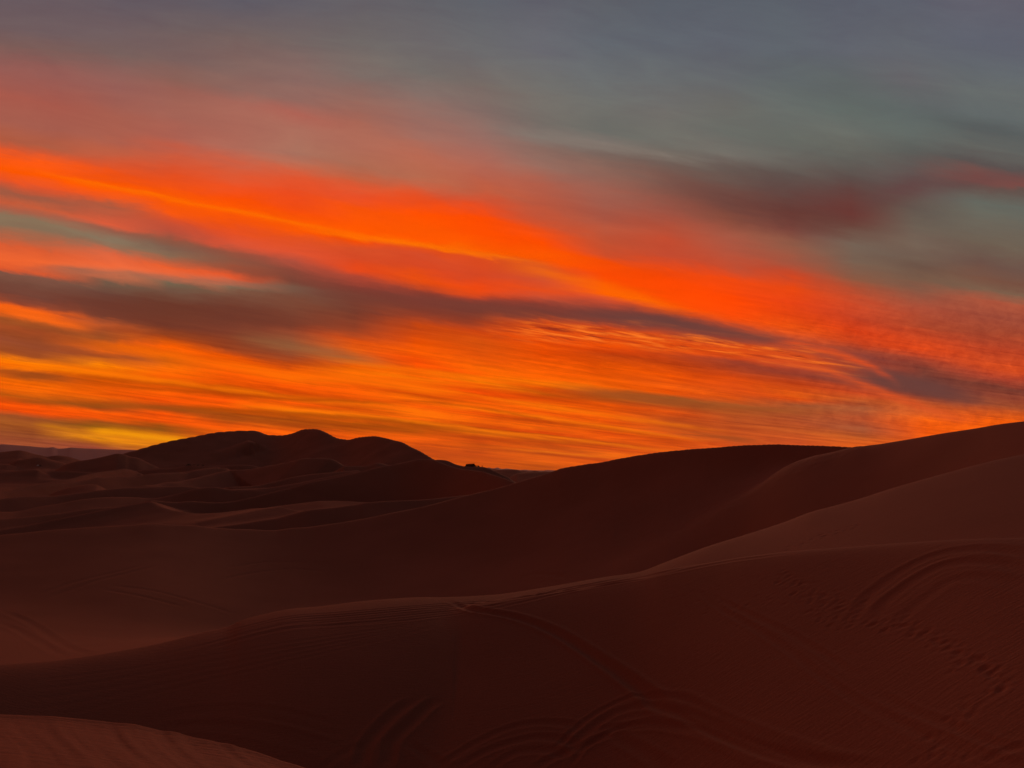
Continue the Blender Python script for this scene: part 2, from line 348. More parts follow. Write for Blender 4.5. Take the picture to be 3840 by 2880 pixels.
def sand_mat():
    m = new_mat('red_sand')
    t = m.node_tree
    b = t.nodes['Principled BSDF']
    geo = t.nodes.new('ShaderNodeNewGeometry')
    n1 = t.nodes.new('ShaderNodeTexNoise'); n1.inputs['Scale'].default_value = 0.06; n1.inputs['Detail'].default_value = 4
    n2 = t.nodes.new('ShaderNodeTexNoise'); n2.inputs['Scale'].default_value = 14.0; n2.inputs['Detail'].default_value = 5; n2.inputs['Roughness'].default_value = 0.7
    t.links.new(geo.outputs['Position'], n1.inputs['Vector'])
    t.links.new(geo.outputs['Position'], n2.inputs['Vector'])
    r = t.nodes.new('ShaderNodeValToRGB')
    r.color_ramp.elements[0].position = 0.3; r.color_ramp.elements[0].color = (0.25, 0.080, 0.047, 1)
    r.color_ramp.elements[1].position = 0.7; r.color_ramp.elements[1].color = (0.31, 0.100, 0.060, 1)
    t.links.new(n1.outputs[0], r.inputs[0])
    mx = t.nodes.new('ShaderNodeMix'); mx.data_type = 'RGBA'; mx.blend_type = 'MULTIPLY'
    mx.inputs[0].default_value = 1.0
    r2 = t.nodes.new('ShaderNodeValToRGB')
    r2.color_ramp.elements[0].position = 0.3; r2.color_ramp.elements[0].color = (0.84, 0.82, 0.8, 1)
    r2.color_ramp.elements[1].position = 0.7; r2.color_ramp.elements[1].color = (1.1, 1.1, 1.1, 1)
    t.links.new(n2.outputs[0], r2.inputs[0])
    t.links.new(r.outputs[0], mx.inputs[6]); t.links.new(r2.outputs[0], mx.inputs[7])
    t.links.new(mx.outputs[2], b.inputs['Base Color'])
    b.inputs['Roughness'].default_value = 0.95
    b.inputs['Specular IOR Level'].default_value = 0.15
    # small wind ripples and grain
    mp = t.nodes.new('ShaderNodeMapping'); mp.inputs['Rotation'].default_value = (0, 0, R(24)); mp.inputs['Scale'].default_value = (1.0, 5.5, 1.0)
    t.links.new(geo.outputs['Position'], mp.inputs['Vector'])
    n3 = t.nodes.new('ShaderNodeTexNoise'); n3.inputs['Scale'].default_value = 1.5; n3.inputs['Detail'].default_value = 4; n3.inputs['Distortion'].default_value = 0.5
    t.links.new(mp.outputs[0], n3.inputs['Vector'])
    bp = t.nodes.new('ShaderNodeBump'); bp.inputs['Strength'].default_value = 0.6; bp.inputs['Distance'].default_value = 0.035
    t.links.new(n3.outputs[0], bp.inputs['Height'])
    bp2 = t.nodes.new('ShaderNodeBump'); bp2.inputs['Strength'].default_value = 0.5; bp2.inputs['Distance'].default_value = 0.015
    t.links.new(n2.outputs[0], bp2.inputs['Height']); t.links.new(bp.outputs[0], bp2.inputs['Normal'])
    t.links.new(bp2.outputs[0], b.inputs['Normal'])
    return m


def plain_mat(name, col, rough=0.8, metal=0.0, var=0.15, scale=3.0):
    m = new_mat(name)
    t = m.node_tree
    b = t.nodes['Principled BSDF']
    n = t.nodes.new('ShaderNodeTexNoise'); n.inputs['Scale'].default_value = scale; n.inputs['Detail'].default_value = 4
    g = t.nodes.new('ShaderNodeNewGeometry')
    t.links.new(g.outputs['Position'], n.inputs['Vector'])
    r = t.nodes.new('ShaderNodeValToRGB')
    r.color_ramp.elements[0].position = 0.3; r.color_ramp.elements[1].position = 0.7
    r.color_ramp.elements[0].color = tuple(c * (1 - var) for c in col) + (1,)
    r.color_ramp.elements[1].color = tuple(min(1, c * (1 + var)) for c in col) + (1,)
    t.links.new(n.outputs[0], r.inputs[0]); t.links.new(r.outputs[0], b.inputs['Base Color'])
    b.inputs['Roughness'].default_value = rough
    b.inputs['Metallic'].default_value = metal
    return m


MS = sand_mat()

# ------------------------------------------------------------------ terrain
# crest lines: photo pixels and distance (m).  'auto' distance comes from how far the valley
# floor lies at that height of the picture.
YR = np.array([1700, 1725, 1740, 1750, 1760, 1768, 1785, 1800, 1830, 1860, 1900, 1940, 1990, 2010, 2500.])
RR = np.array([1150, 980, 860, 780, 690, 620, 520, 450, 350, 285, 232, 192, 158, 148, 50.])


def ry(y):
    return float(np.interp(y, YR, RR))


def smooth_line(pts, n_per=7):
    """Catmull-Rom through rows of any width"""
    P = np.array(pts, float)
    if len(P) < 3:
        t = np.linspace(0, 1, n_per * 2)[:, None]
        return P[0] * (1 - t) + P[-1] * t
    Q = np.vstack([2 * P[0] - P[1], P, 2 * P[-1] - P[-2]])
    out_ = []
    for i in range(1, len(Q) - 2):
        p0, p1, p2, p3 = Q[i - 1], Q[i], Q[i + 1], Q[i + 2]
        for k_ in range(n_per):
            t = k_ / n_per
            out_.append(0.5 * (2 * p1 + (p2 - p0) * t + (2 * p0 - 5 * p1 + 4 * p2 - p3) * t * t + (3 * p1 - p0 - 3 * p2 + p3) * t ** 3))
    out_.append(P[-1])
    return np.array(out_)


def interp_tab(tab, X):
    if isinstance(tab, (int, float)):
        return np.full_like(X, float(tab))
    xs = [t[0] for t in tab]; ys = [t[1] for t in tab]
    return np.interp(X, xs, ys)


# name, [(X, Y)...], r table, front slope, back slope, crest rounding (m)
RIDGES = [
 # great dune massif on the skyline
 ('massif', [(465,1703),(511,1689),(561,1674),(655,1652),(746,1636),(800,1626),(850,1620),(900,1615),(945,1611),(972,1615),(998,1625),(1036,1628),(1072,1626),(1126,1614),(1160,1611),(1189,1612),(1212,1619),(1253,1638),(1289,1646),(1311,1649),(1352,1641),(1388,1636),(1415,1636),(1451,1643),(1510,1662),(1555,1684),(1601,1708),(1650,1735),(1690,1765)],
  [(465,900),(1000,1000),(1650,700)], 0.40, 0.5, 5.0),
 ('spur', [(930,1655),(960,1672),(955,1705),(996,1728),(1016,1745)], [(900,930),(1100,860)], 0.3, 0.3, 5.0),
 ('foothill', [(250,1736),(289,1726),(337,1721),(386,1712),(429,1702),(446,1700),(470,1704),(486,1710),(522,1717),(551,1732),(580,1745)], 760, 0.3, 0.35, 3.0),
 ('farleft', [(-300,1720),(-120,1700),(0,1692),(43,1688),(72,1685),(96,1688),(125,1696),(154,1703),(178,1709),(205,1706),(229,1706),(260,1711),(289,1720),(330,1734)], 1150, 0.25, 0.3, 6.0),
 ('fl2', [(-60,1728),(0,1736),(30,1738),(60,1748)], 900, 0.2, 0.2, 3.0),
 ('fl3', [(60,1728),(110,1722),(150,1719),(190,1727),(240,1738)], 930, 0.25, 0.2, 4.0),
 ('a1', [(-100,1775),(0,1771),(48,1768),(96,1763),(130,1761),(145,1763),(162,1771)], 600, 0.35, 0.15, 2.0),
 ('a2', [(169,1769),(217,1765),(265,1763),(313,1765.6),(362,1771)], 610, 0.4, 0.15, 2.0),
 ('a4b', [(500,1770),(530,1767),(595,1760),(657,1756),(690,1750),(730,1747),(763,1748),(836,1745),(884,1742),(932,1743),(972,1750)], 640, 0.4, 0.12, 2.0),
 ('a4c', [(643,1772),(703,1764),(763,1753),(820,1749)], 600, 0.3, 0.12, 2.0),
 ('a3', [(-150,1835),(0,1827),(72,1823),(133,1814),(193,1803),(265,1792),(337,1776),(374,1769),(422,1762),(463,1757),(491,1759.5),(517,1768)], [(-150,360),(265,450),(517,560)], 0.36, 0.15, 1.8),
 ('a4', [(-150,1856),(0,1846),(72,1835.5),(145,1820),(217,1811),(289,1805),(337,1796),(386,1787),(458,1784),(498,1783),(571,1776),(643,1771.6),(674,1770),(703,1771.6),(739,1764),(787,1757),(824,1755),(850,1757.6),(866,1766)], [(-150,310),(300,400),(866,520)], 0.36, 0.15, 1.6),
 ('a5c', [(520,1826),(546,1821),(595,1816),(631,1808),(679,1804),(722,1796),(751,1790),(788,1781),(860,1764),(932,1761),(996,1749),(1045,1740),(1105,1726),(1141,1717),(1189,1715.7),(1238,1718.6),(1257,1726),(1276,1739),(1295,1750),(1322,1760),(1346,1766)], [(520,360),(860,430),(1346,400)], 0.36, 0.3, 2.0),
 ('h1', [(1290,1745),(1340,1745),(1374,1743),(1417,1733),(1450,1740),(1475,1746)], 380, 0.3, 0.2, 1.5),
 ('p1', [(860,1826),(960,1821),(1045,1802),(1117,1785),(1189,1776),(1280,1768),(1340,1764)], [(860,300),(1340,320)], 0.3, 0.15, 1.6),
 ('p2', [(880,1838),(960,1832),(1020,1829),(1093,1817),(1140,1809),(1189,1797),(1262,1783),(1330,1770)], [(880,275),(1330,290)], 0.3, 0.15, 1.4),
 ('a5b', [(217,1842),(265,1827),(313,1819),(357,1817),(374,1822),(400,1835)], 350, 0.12, 0.2, 2.0),
 ('a5', [(-150,1880),(0,1870),(48,1864),(109,1860),(193,1859),(241,1855),(313,1846),(386,1837),(458,1829),(546,1825),(619,1823),(679,1822),(739,1826),(780,1836)], [(-150,275),(780,330)], 0.34, 0.13, 1.5),
 ('a6', [(-100,1924),(0,1919),(60,1918),(121,1907),(181,1896),(241,1885),(289,1876),(350,1869),(422,1865),(482,1866),(522,1867),(566,1870),(619,1863),(667,1851),(715,1838),(751,1831),(800,1827),(836,1831),(872,1837),(920,1840),(948,1842),(984,1852)], [(-100,222),(500,262),(984,275)], [(0,0.16),(560,0.2),(640,0.45),(984,0.4)], 0.12, 1.2),
 ('a7', [(-100,1950),(0,1945),(60,1940),(145,1933),(229,1923.5),(289,1915),(350,1907),(410,1904),(458,1900),(498,1893),(530,1886),(566,1876),(607,1879),(667,1882.5),(727,1879),(787,1884),(824,1885),(884,1879),(948,1865),(1020,1847.5),(1093,1829),(1165,1808),(1262,1788.5),(1358,1767),(1422,1750),(1495,1737),(1555,1725),(1591,1721.5),(1626,1724.5),(1665,1739),(1712,1755),(1760,1762),(1808,1769),(1850,1781),(1900,1797),(1960,1822)],
  [(-100,190),(500,220),(900,232),(1600,262),(1712,240),(1960,190)], [(0,0.38),(560,0.3),(640,0.45),(1500,0.45),(1700,0.38),(1960,0.3)], 0.3, 1.0),
 ('hump', [(1600,1727),(1646,1723.5),(1678,1727),(1709,1740),(1736,1746.5),(1760,1748.5),(1780,1749),(1803,1750),(1815,1751),(1830,1755),(1845,1761),(1858,1767),(1900,1786)], 268, 0.34, 0.2, 1.2),
 ('gap1', [(1830,1768),(1880,1763),(1935,1762),(1965,1772)], 330, 0.15, 0.2, 2.0),
 ('gap2', [(1940,1775),(1985,1770),(2030,1769),(2100,1768)], 300, 0.15, 0.2, 2.0),
 ('a8', [(560,1880),(590,1897),(620,1908),(643,1915),(691,1922),(739,1926),(812,1926),(872,1921),(920,1915),(972,1908),(1045,1898),(1141,1886),(1189,1880),(1238,1879),(1310,1881),(1374,1885)], [(560,212),(800,196),(1374,205)], 0.10, 0.28, 0.8),
 ('a8b', [(700,1974),(727,1967),(787,1950),(860,1935.5),(944,1919),(1045,1900)], [(700,172),(1045,192)], 0.14, 0.12, 0.8),
 ('a9', [(760,1982),(812,1975),(884,1966),(950,1956),(972,1952),(1033,1943),(1093,1928),(1165,1911),(1250,1902),(1334,1892),(1370,1885),(1446,1879),(1591,1873),(1687,1863),(1748,1857),(1800,1852)], [(760,163),(1800,186)], 0.32, 0.08, 0.9),
 ('a10', [(-250,2030),(0,2007),(96,1998),(169,1990),(241,1984),(362,1975),(482,1968),(558,1963),(607,1964),(655,1968),(727,1971),(800,1978),(870,1982),(932,1985),(990,1988),(1037,1988),(1093,1980),(1165,1975),(1213,1968),(1310,1954),(1400,1938),(1446,1928),(1543,1909),(1639,1887),(1736,1861),(1850,1834),(1900,1820),(1975,1797),(2024,1783),(2079,1765),(2114,1754),(2198,1741),(2258,1733),(2323,1719),(2397,1707),(2497,1694),(2596,1684),(2696,1677),(2795,1670),(2913,1667),(3000,1669),(3129,1674),(3220,1682),(3330,1705)],
  [(-250,138),(1000,146),(1900,150),(2400,135),(3000,118),(3330,108)], [(-250,0.13),(600,0.15),(1200,0.24),(1900,0.36),(2400,0.46),(2900,0.60),(3330,0.6)], [(0,0.14),(1000,0.2),(1900,0.25),(3330,0.3)], [(0,1.0),(1900,0.8),(3000,0.5)]),
 ('right_dune', [(2300,2300),(2500,2120),(2700,1935),(2830,1832),(2941,1752),(3035,1714),(3129,1693),(3200,1677),(3247,1672),(3317,1663),(3458,1639),(3552,1623),(3670,1605),(3740,1593),(3840,1580),(4000,1560),(4300,1540)],
  [(2300,92),(2500,97),(2941,104),(3200,100),(3840,80),(4300,72)], [(2941,0.34),(3300,0.33),(4300,0.36)], [(2700,0.0),(3000,0.08),(3250,0.25)], [(2100,6),(2941,5.0),(3300,1.2),(4300,1.0)]),
 ('central', [(-400,2500),(-150,2500),(0,2494),(147,2485),(264,2473),(411,2450),(588,2417),(764,2373),(852,2353),(911,2326),(999,2303),(1087,2285),(1200,2275),(1376,2254),(1553,2242),(1670,2241),(1788,2236),(1905,2226),(2082,2197),(2258,2166),(2397,2144),(2497,2107),(2646,2052),(2800,2004),(2941,1957),(3035,1921),(3129,1896),(3223,1870),(3341,1832),(3458,1799),(3552,1773),(3646,1747),(3740,1724),(3840,1703),(4100,1650),(4400,1620)],
  [(-400,50),(0,50),(900,52),(2400,56),(3000,60),(3840,64),(4400,64)], [(-400,0.36),(0,0.34),(600,0.33),(1250,0.36),(1700,0.34),(2300,0.16),(2700,0.11),(3840,0.17),(4400,0.18)], [(-400,0.08),(0,0.10),(700,0.2),(1400,0.28),(2400,0.42),(3840,0.3)], [(-400,1.8),(0,1.6),(500,3.0),(900,8.0),(1250,12.0),(1750,12.0),(2200,5.0),(2500,2.5),(3840,1.5)]),
 ('tread', [(900,2640),(1200,2450),(1450,2365),(1640,2306),(1788,2264),(1905,2243),(2082,2218),(2258,2186),(2400,2163),(2500,2136),(2700,2103),(2800,2087),(2988,2067),(3176,2053),(3458,2032),(3646,2022),(3840,2018),(4100,2012),(4400,2010)],
  [(900,47),(1788,51.0),(2400,49.5),(3000,43),(3840,36),(4400,34)], [(1788,0.22),(2400,0.25),(3000,0.27),(3840,0.30),(4400,0.30)], [(1788,0.36),(2450,0.30),(2700,0.14),(3840,0.1)], [(1788,1.5),(2600,1.0),(3840,1.2)]),
 ('near_left', [(-900,2640),(-500,2655),(-200,2672),(0,2682),(88,2685),(176,2688),(294,2698),(411,2710),(529,2725),(617,2741),(705,2763),(823,2790),(940,2818),(1058,2857),(1146,2882),(1300,2935),(1500,3010),(1800,3140),(2300,3400)],
  [(-900,15.5),(0,14.5),(600,13.4),(1146,12.0),(1500,10.5),(2300,7.5)], -0.16, [(-900,0.5),(0,0.45),(1146,0.62),(2300,0.75)], 0.5),
]

# grid
az_f = np.linspace(R(-38), R(38), 1450)
az_c = np.concatenate([np.linspace(R(38), R(66), 150)[1:], np.linspace(R(66), R(294), 90)[1:-1], np.linspace(R(294), R(322), 150)[:-1]])
AZ = np.concatenate([az_f, az_c])
rs = [1.2]
while rs[-1] < 9000:
    r_ = rs[-1]
    q = 0.02 if r_ < 6 else 0.0055 if r_ < 11 else 0.0018 if r_ < 60 else 0.0044 if r_ < 340 else 0.007 if r_ < 1300 else 0.05
    rs.append(r_ * (1 + q))
RG = np.array(rs)
NA, NR = len(AZ), len(RG)
A2, R2 = np.meshgrid(AZ, RG, indexing='ij')
PX = (R2 * np.sin(A2)); PY = (R2 * np.cos(A2))


def vnoise(x, y, seed):
    """smooth value noise"""
    r_ = np.random.default_rng(seed)
    T = r_.random((256, 256))
    xi = np.floor(x).astype(int); yi = np.floor(y).astype(int)
    fx = x - xi; fy = y - yi
    fx = fx * fx * fx * (fx * (fx * 6 - 15) + 10); fy = fy * fy * fy * (fy * (fy * 6 - 15) + 10)
    a = T[xi & 255, yi & 255]; b = T[(xi + 1) & 255, yi & 255]
    c = T[xi & 255, (yi + 1) & 255]; d = T[(xi + 1) & 255, (yi + 1) & 255]
    return (a * (1 - fx) + b * fx) * (1 - fy) + (c * (1 - fx) + d * fx) * fy - 0.5


def ridged(x, y, seed):
    return 1 - np.abs(2 * vnoise(x, y, seed)) * 2


# base level: hollow below the camera, rising slowly to the erg behind
base = np.interp(R2.ravel(), [0, 60, 120, 200, 300, 500, 700, 1000, 1500, 4000, 16000],
                 [-17.5, -17.5, -17.5, -16.5, -14, -9, -5, 2, -6, -12, -12]).reshape(R2.shape)
rightness = np.clip((A2 - R(-2)) / R(10), 0, 1) * (A2 < R(60))
base = base - rightness * np.interp(R2, [0, 100, 300, 1000], [0, 0, 2, 14])
cosr, sinr = math.cos(R(20)), math.sin(R(20))
U = PX * cosr + PY * sinr; V = -PX * sinr + PY * cosr
amp = np.interp(R2.ravel(), [0, 60, 250, 600, 1500, 6000, 16000], [0.3, 0.8, 2.0, 4.2, 7, 3, 0]).reshape(R2.shape)
Z = base + amp * (ridged(U / 110, V / 34, 3) * 0.6 + vnoise(U / 45, V / 20, 5) * 0.8)


def smax(a, b, k):
    h = np.clip(k - np.abs(a - b), 0, None) / k
    return np.maximum(a, b) + h * h * k * 0.25


RADIAL = ('a10', 'right_dune', 'central', 'tread', 'near_left', 'a7', 'a9', 'a5', 'a3', 'a4', 'a6', 'massif')
for nm, pts, rt, sf, sb, wd in RIDGES:
    line = smooth_line(pts, 5 if len(pts) > 8 else 7)
    X, Y = line[:, 0], line[:, 1]
    rad = interp_tab(rt, X)
    a, te = px_dir(X, Y)
    lx, ly, lz = rad * np.sin(a), rad * np.cos(a), rad * te
    f_ = interp_tab(sf, X) * (1.25 if rad.mean() > 165 and nm not in ('massif', 'farleft') else 1.0); b_ = interp_tab(sb, X); w_ = interp_tab(wd, X)
    if nm in RADIAL:
        # long ridges: profile measured straight away from the viewpoint, smooth along the crest
        azw = np.where(AZ > math.pi, AZ - 2 * math.pi, AZ)
        azc = np.clip(azw, a.min(), a.max())
        grid = np.linspace(a.min(), a.max(), 600)

        def sm(v, n=45):
            u = np.interp(grid, a, v)
            kx = np.hanning(n); kx /= kx.sum()
            return np.interp(azc, grid, np.convolve(np.pad(u, n // 2, mode='edge'), kx, 'valid')[:600])
        def sm3(v, n=151):
            u = np.interp(grid, a, v)
            kx = np.hanning(n); kx /= kx.sum()
            for _ in range(3):
                u = np.convolve(np.pad(u, n // 2, mode='edge'), kx, 'valid')[:600]
            return np.interp(azc, grid, u)
        r_c, f_c, b_c, w_c = sm3(rad, 91), sm3(f_, 121), sm3(b_), sm3(w_)
        te_e = np.interp(azc, a, te); te_s = sm3(te, 61)
        z_c = r_c * te_e
        z_s = r_c * te_s
        hi_f = 0.12 if nm in ('central', 'tread', 'right_dune') else 1.0      # these run on beyond the picture
        lo_f = 0.12 if nm in ('central', 'near_left', 'a10', 'a7', 'a6', 'a5', 'a4', 'a3') else 1.0
        over = np.abs(azw - azc) * r_c * np.where(azw > azc, hi_f, lo_f)
        z_c = z_c - 0.5 * over - 0.02 * over ** 2 * 0
        T_ = r_c[:, None] - R2
        sl = np.where(T_ > 0, f_c[:, None], b_c[:, None])
        # small wiggles of the crest line die out down the face
        near_c = np.exp(-(T_ / (5.0 + 0.03 * r_c[:, None])) ** 2)
        wv_ = w_c[:, None] * np.where(T_ > 0, 1.0, 0.04 if nm == 'central' else 0.3)
        z_c2 = (z_s - 0.5 * over)[:, None] * (1 - near_c) + z_c[:, None] * near_c
        zz = z_c2 - sl * (np.sqrt(T_ * T_ + wv_ ** 2) - wv_)
        if nm == 'central':         # shelf in front of the crest, then the face breaks away at the tread line
            tk = np.interp(azw, px_dir([1788, 2400, 3000, 3840, 4400], [2100] * 5)[0], [3.0, 6.5, 17, 28, 30])[:, None]
            wk = np.clip((azw - px_dir(1700, 2200)[0]) / 0.2, 0, 1)[:, None]
            ex_ = np.maximum(T_ - tk + 1.0, 0)
            zz = zz - 0.35 * wk * ex_ * ex_ / (ex_ + 3.0)
        if nm in ('a10', 'massif'):
            drop = z_c[:, None] - zz
            h0 = np.clip((z_c[:, None] + 20) * (0.9 if nm == 'a10' else 1.3), 3, None)
            zz = z_c[:, None] - (h0 * (1 - np.exp(-drop / h0)) + drop * 0.12)
        kz = np.clip(R2 * 0.006, 0.15, 3.0) * (0.6 if nm == 'tread' else 1.0)
        if nm == 'right_dune':      # melts into the big face on its left
            kz = np.interp(A2, px_dir([2300, 2500, 2700, 2850, 3000, 3200], [1900] * 6)[0], [14.0, 12.0, 8.0, 4.5, 1.8, 0.5])
        if nm == 'central':
            kz = kz + np.clip((px_dir(1100, 2300)[0] - A2) / 0.25, 0, 1) * 3.0 * (T_ < -6) * np.clip((-T_ - 6) / 8, 0, 1)
        Z = smax(Z, zz, kz)
        continue
    rise = max(lz.max() - (-19), 3)
    reach = min(rise / max(min(abs(f_).min(), b_.min() if b_.min() > 0.03 else 0.1), 0.1) + 10, 260 if rad.mean() < 500 else 480)
    if nm == 'near_left':
        reach = 60
    if nm == 'tread':
        reach = 70
    sel = (PX > lx.min() - reach) & (PX < lx.max() + reach) & (PY > ly.min() - reach) & (PY < ly.max() + reach) & (R2 < rad.max() + reach)
    if nm != 'near_left':
        sel &= R2 > max(rad.min() - reach, 1)
    idx = np.nonzero(sel.ravel())[0]
    qx = PX.ravel()[idx]; qy = PY.ravel()[idx]
    best = np.full(len(idx), 1e12); bz = np.zeros(len(idx)); bf = np.zeros(len(idx)); bb = np.zeros(len(idx)); bw = np.zeros(len(idx)); side = np.zeros(len(idx))
    for i in range(len(lx) - 1):
        ex, ey = lx[i + 1] - lx[i], ly[i + 1] - ly[i]
        L2 = ex * ex + ey * ey + 1e-9
        t = np.clip(((qx - lx[i]) * ex + (qy - ly[i]) * ey) / L2, 0, 1)
        ddx = qx - (lx[i] + t * ex); ddy = qy - (ly[i] + t * ey)
        d2 = ddx * ddx + ddy * ddy
        m = d2 < best
        best = np.where(m, d2, best)
        bz = np.where(m, lz[i] + t * (lz[i + 1] - lz[i]), bz)
        bf = np.where(m, f_[i] + t * (f_[i + 1] - f_[i]), bf)
        bb = np.where(m, b_[i] + t * (b_[i + 1] - b_[i]), bb)
        bw = np.where(m, w_[i] + t * (w_[i + 1] - w_[i]), bw)
        side = np.where(m, (ex * ddy - ey * ddx) / math.sqrt(L2), side)
    d = np.sqrt(best)
    k = np.clip(side / (d + 1e-6), -1, 1)          # -1 front, +1 back, between at the ends
    kk = 0.5 - 0.5 * k
    sl = bf * kk + bb * (1 - kk)
    # past either end of a crest the dune falls away
    e0 = np.array([lx[1] - lx[0], ly[1] - ly[0]]); e0 /= np.linalg.norm(e0)
    e1 = np.array([lx[-1] - lx[-2], ly[-1] - ly[-2]]); e1 /= np.linalg.norm(e1)
    ext = np.maximum(-((qx - lx[0]) * e0[0] + (qy - ly[0]) * e0[1]) * (np.hypot(qx - lx[0], qy - ly[0]) < d + 0.01),
                     ((qx - lx[-1]) * e1[0] + (qy - ly[-1]) * e1[1]) * (np.hypot(qx - lx[-1], qy - ly[-1]) < d + 0.01))
    ext = np.maximum(ext, 0)
    if nm == 'near_left':
        d = np.where(kk > 0.5, np.minimum(d, 8.0), d)
    zz = bz - sl * (np.sqrt(d * d + bw * bw) - bw)
    zz = zz - 0.45 * ext
    # steep faces lie back towards their foot
    if nm in ('massif', 'farleft', 'a10'):
        drop = bz - zz
        h0 = np.clip((bz + 20) * 0.9, 3, None)
        zz = bz - np.where(drop > 0, h0 * (1 - np.exp(-drop / h0)) * 1.0 + drop * 0.12, drop)
    rr_ = R2.ravel()[idx]
    kz = np.clip(rr_ * 0.006, 0.15, 3.0)
    if nm == 'tread':
        kz = kz * 0.6
    Zr = Z.ravel()
    Zr[idx] = smax(Zr[idx], zz, kz)
    Z = Zr.reshape(Z.shape)

# ------------------------------------------------------------------ tracks, footprints, ripples (relief of the near sand)
TAN = Z / R2


def ground_at(X, Y):
    """plan position where the sight line through a photo pixel meets the sand"""
    a, te = px_dir(X, Y)
    i = int(np.clip(np.searchsorted(az_f, a), 0, len(az_f) - 1))
    col = TAN[i]
    j = np.nonzero((col >= te) & (RG > 6))[0]
    if len(j) == 0:
        return None
    r_ = RG[j[0]]
    return r_ * math.sin(a), r_ * math.cos(a), r_, col[j[0]] * r_


DZ = np.zeros_like(Z)


def window(x, y, rad):
    """index box of grid points near a plan point"""
    r_ = math.hypot(x, y); a = math.atan2(x, y)
    da = rad / r_
    i0, i1 = np.searchsorted(az_f, [a - da, a + da])
    j0, j1 = np.searchsorted(RG, [r_ - rad, r_ + rad])
    return max(i0, 0), min(i1 + 1, len(az_f)), max(j0, 0), min(j1 + 1, NR)


def groove(pts, width, depth, berm=0.5, jitter=0.0):
    line = smooth_line(pts, 14)
    P = [ground_at(x + (random.random() - 0.5) * jitter, y) for x, y in line]
    P = [p for p in P if p]
    if len(P) < 2:
        return
    P = np.array([(p[0], p[1]) for p in P])
    # smooth plan line
    for _ in range(3):
        P[1:-1] = (P[:-2] + 2 * P[1:-1] + P[2:]) / 4
    best = {}
    for i in range(len(P) - 1):
        cx_, cy_ = (P[i] + P[i + 1]) / 2
        half = np.linalg.norm(P[i + 1] - P[i]) / 2
        if half > 6:
            continue
        i0, i1, j0, j1 = window(cx_, cy_, half + width * 3.5)
        if i1 <= i0 or j1 <= j0:
            continue
        gx = PX[i0:i1, j0:j1]; gy = PY[i0:i1, j0:j1]
        ex, ey = P[i + 1] - P[i]
        L2 = ex * ex + ey * ey + 1e-9
        t = np.clip(((gx - P[i, 0]) * ex + (gy - P[i, 1]) * ey) / L2, 0, 1)
        d = np.hypot(gx - P[i, 0] - t * ex, gy - P[i, 1] - t * ey) / width
        best[(i0, i1, j0, j1, i)] = d
    if not best:
        return
    I0 = min(k_[0] for k_ in best); I1 = max(k_[1] for k_ in best); J0 = min(k_[2] for k_ in best); J1 = max(k_[3] for k_ in best)
    D = np.full((I1 - I0, J1 - J0), 99.0)
    TP = np.ones_like(D)
    nseg = len(P) - 1
    for (i0, i1, j0, j1, ks), d in best.items():
        v = D[i0 - I0:i1 - I0, j0 - J0:j1 - J0]
        w_t = TP[i0 - I0:i1 - I0, j0 - J0:j1 - J0]
        u_ = d < v
        v[u_] = d[u_]
        w_t[u_] = min(1.0, (ks + 0.5) / (nseg * 0.14), (nseg - ks - 0.5) / (nseg * 0.14))
    depth *= 0.36
    width *= 0.37
    prof = -depth * np.exp(-D ** 2) + depth * berm * np.exp(-((D - 1.7) / 0.6) ** 2)
    DZ[I0:I1, J0:J1] += np.where(D < 50, prof, 0) * TP


def dent(X, Y, rad, depth):
    p = ground_at(X, Y)
    if not p:
        return
    rad = rad * random.uniform(0.8, 1.25)
    depth *= 0.19
    rad *= 0.8
    i0, i1, j0, j1 = window(p[0], p[1], rad * 3.2)
    gx = PX[i0:i1, j0:j1]; gy = PY[i0:i1, j0:j1]
    d = np.hypot(gx - p[0], gy - p[1]) / rad
    DZ[i0:i1, j0:j1] += -depth * np.exp(-d ** 2) + depth * 0.2 * np.exp(-((d - 1.8) / 0.5) ** 2)


def foot_trail(pts, step_px, spread, rad, depth, n_side=1):
    line = smooth_line(pts, 30)
    seg = np.hypot(*np.diff(line, axis=0).T)
    cum = np.concatenate([[0], np.cumsum(seg)])
    t = 0
    while t < cum[-1]:
        x = np.interp(t, cum, line[:, 0]); y = np.interp(t, cum, line[:, 1])
        for _ in range(n_side):
            dent(x + random.gauss(0, spread * 1.5), y + random.gauss(0, spread * 0.9), rad, depth * random.uniform(0.5, 1.3))
        t += step_px * random.uniform(0.7, 1.3)


# long wheel rut over the central crest down to the bottom right
groove([(1680,2252),(1740,2276),(1800,2290),(1900,2308),(1980,2330),(2060,2362),(2150,2410),(2240,2470),(2330,2530),(2410,2590),(2470,2640),(2530,2690)], 0.25, 0.30, 0.4)
# pair of deep ruts at the bottom
groove([(1560,2625),(1500,2660),(1440,2715),(1400,2760),(1372,2800),(1358,2840),(1350,2890)], 0.26, 0.20, 0.4)
groove([(1650,2620),(1600,2655),(1545,2710),(1500,2750),(1468,2790),(1458,2840),(1445,2890)], 0.26, 0.20, 0.4)
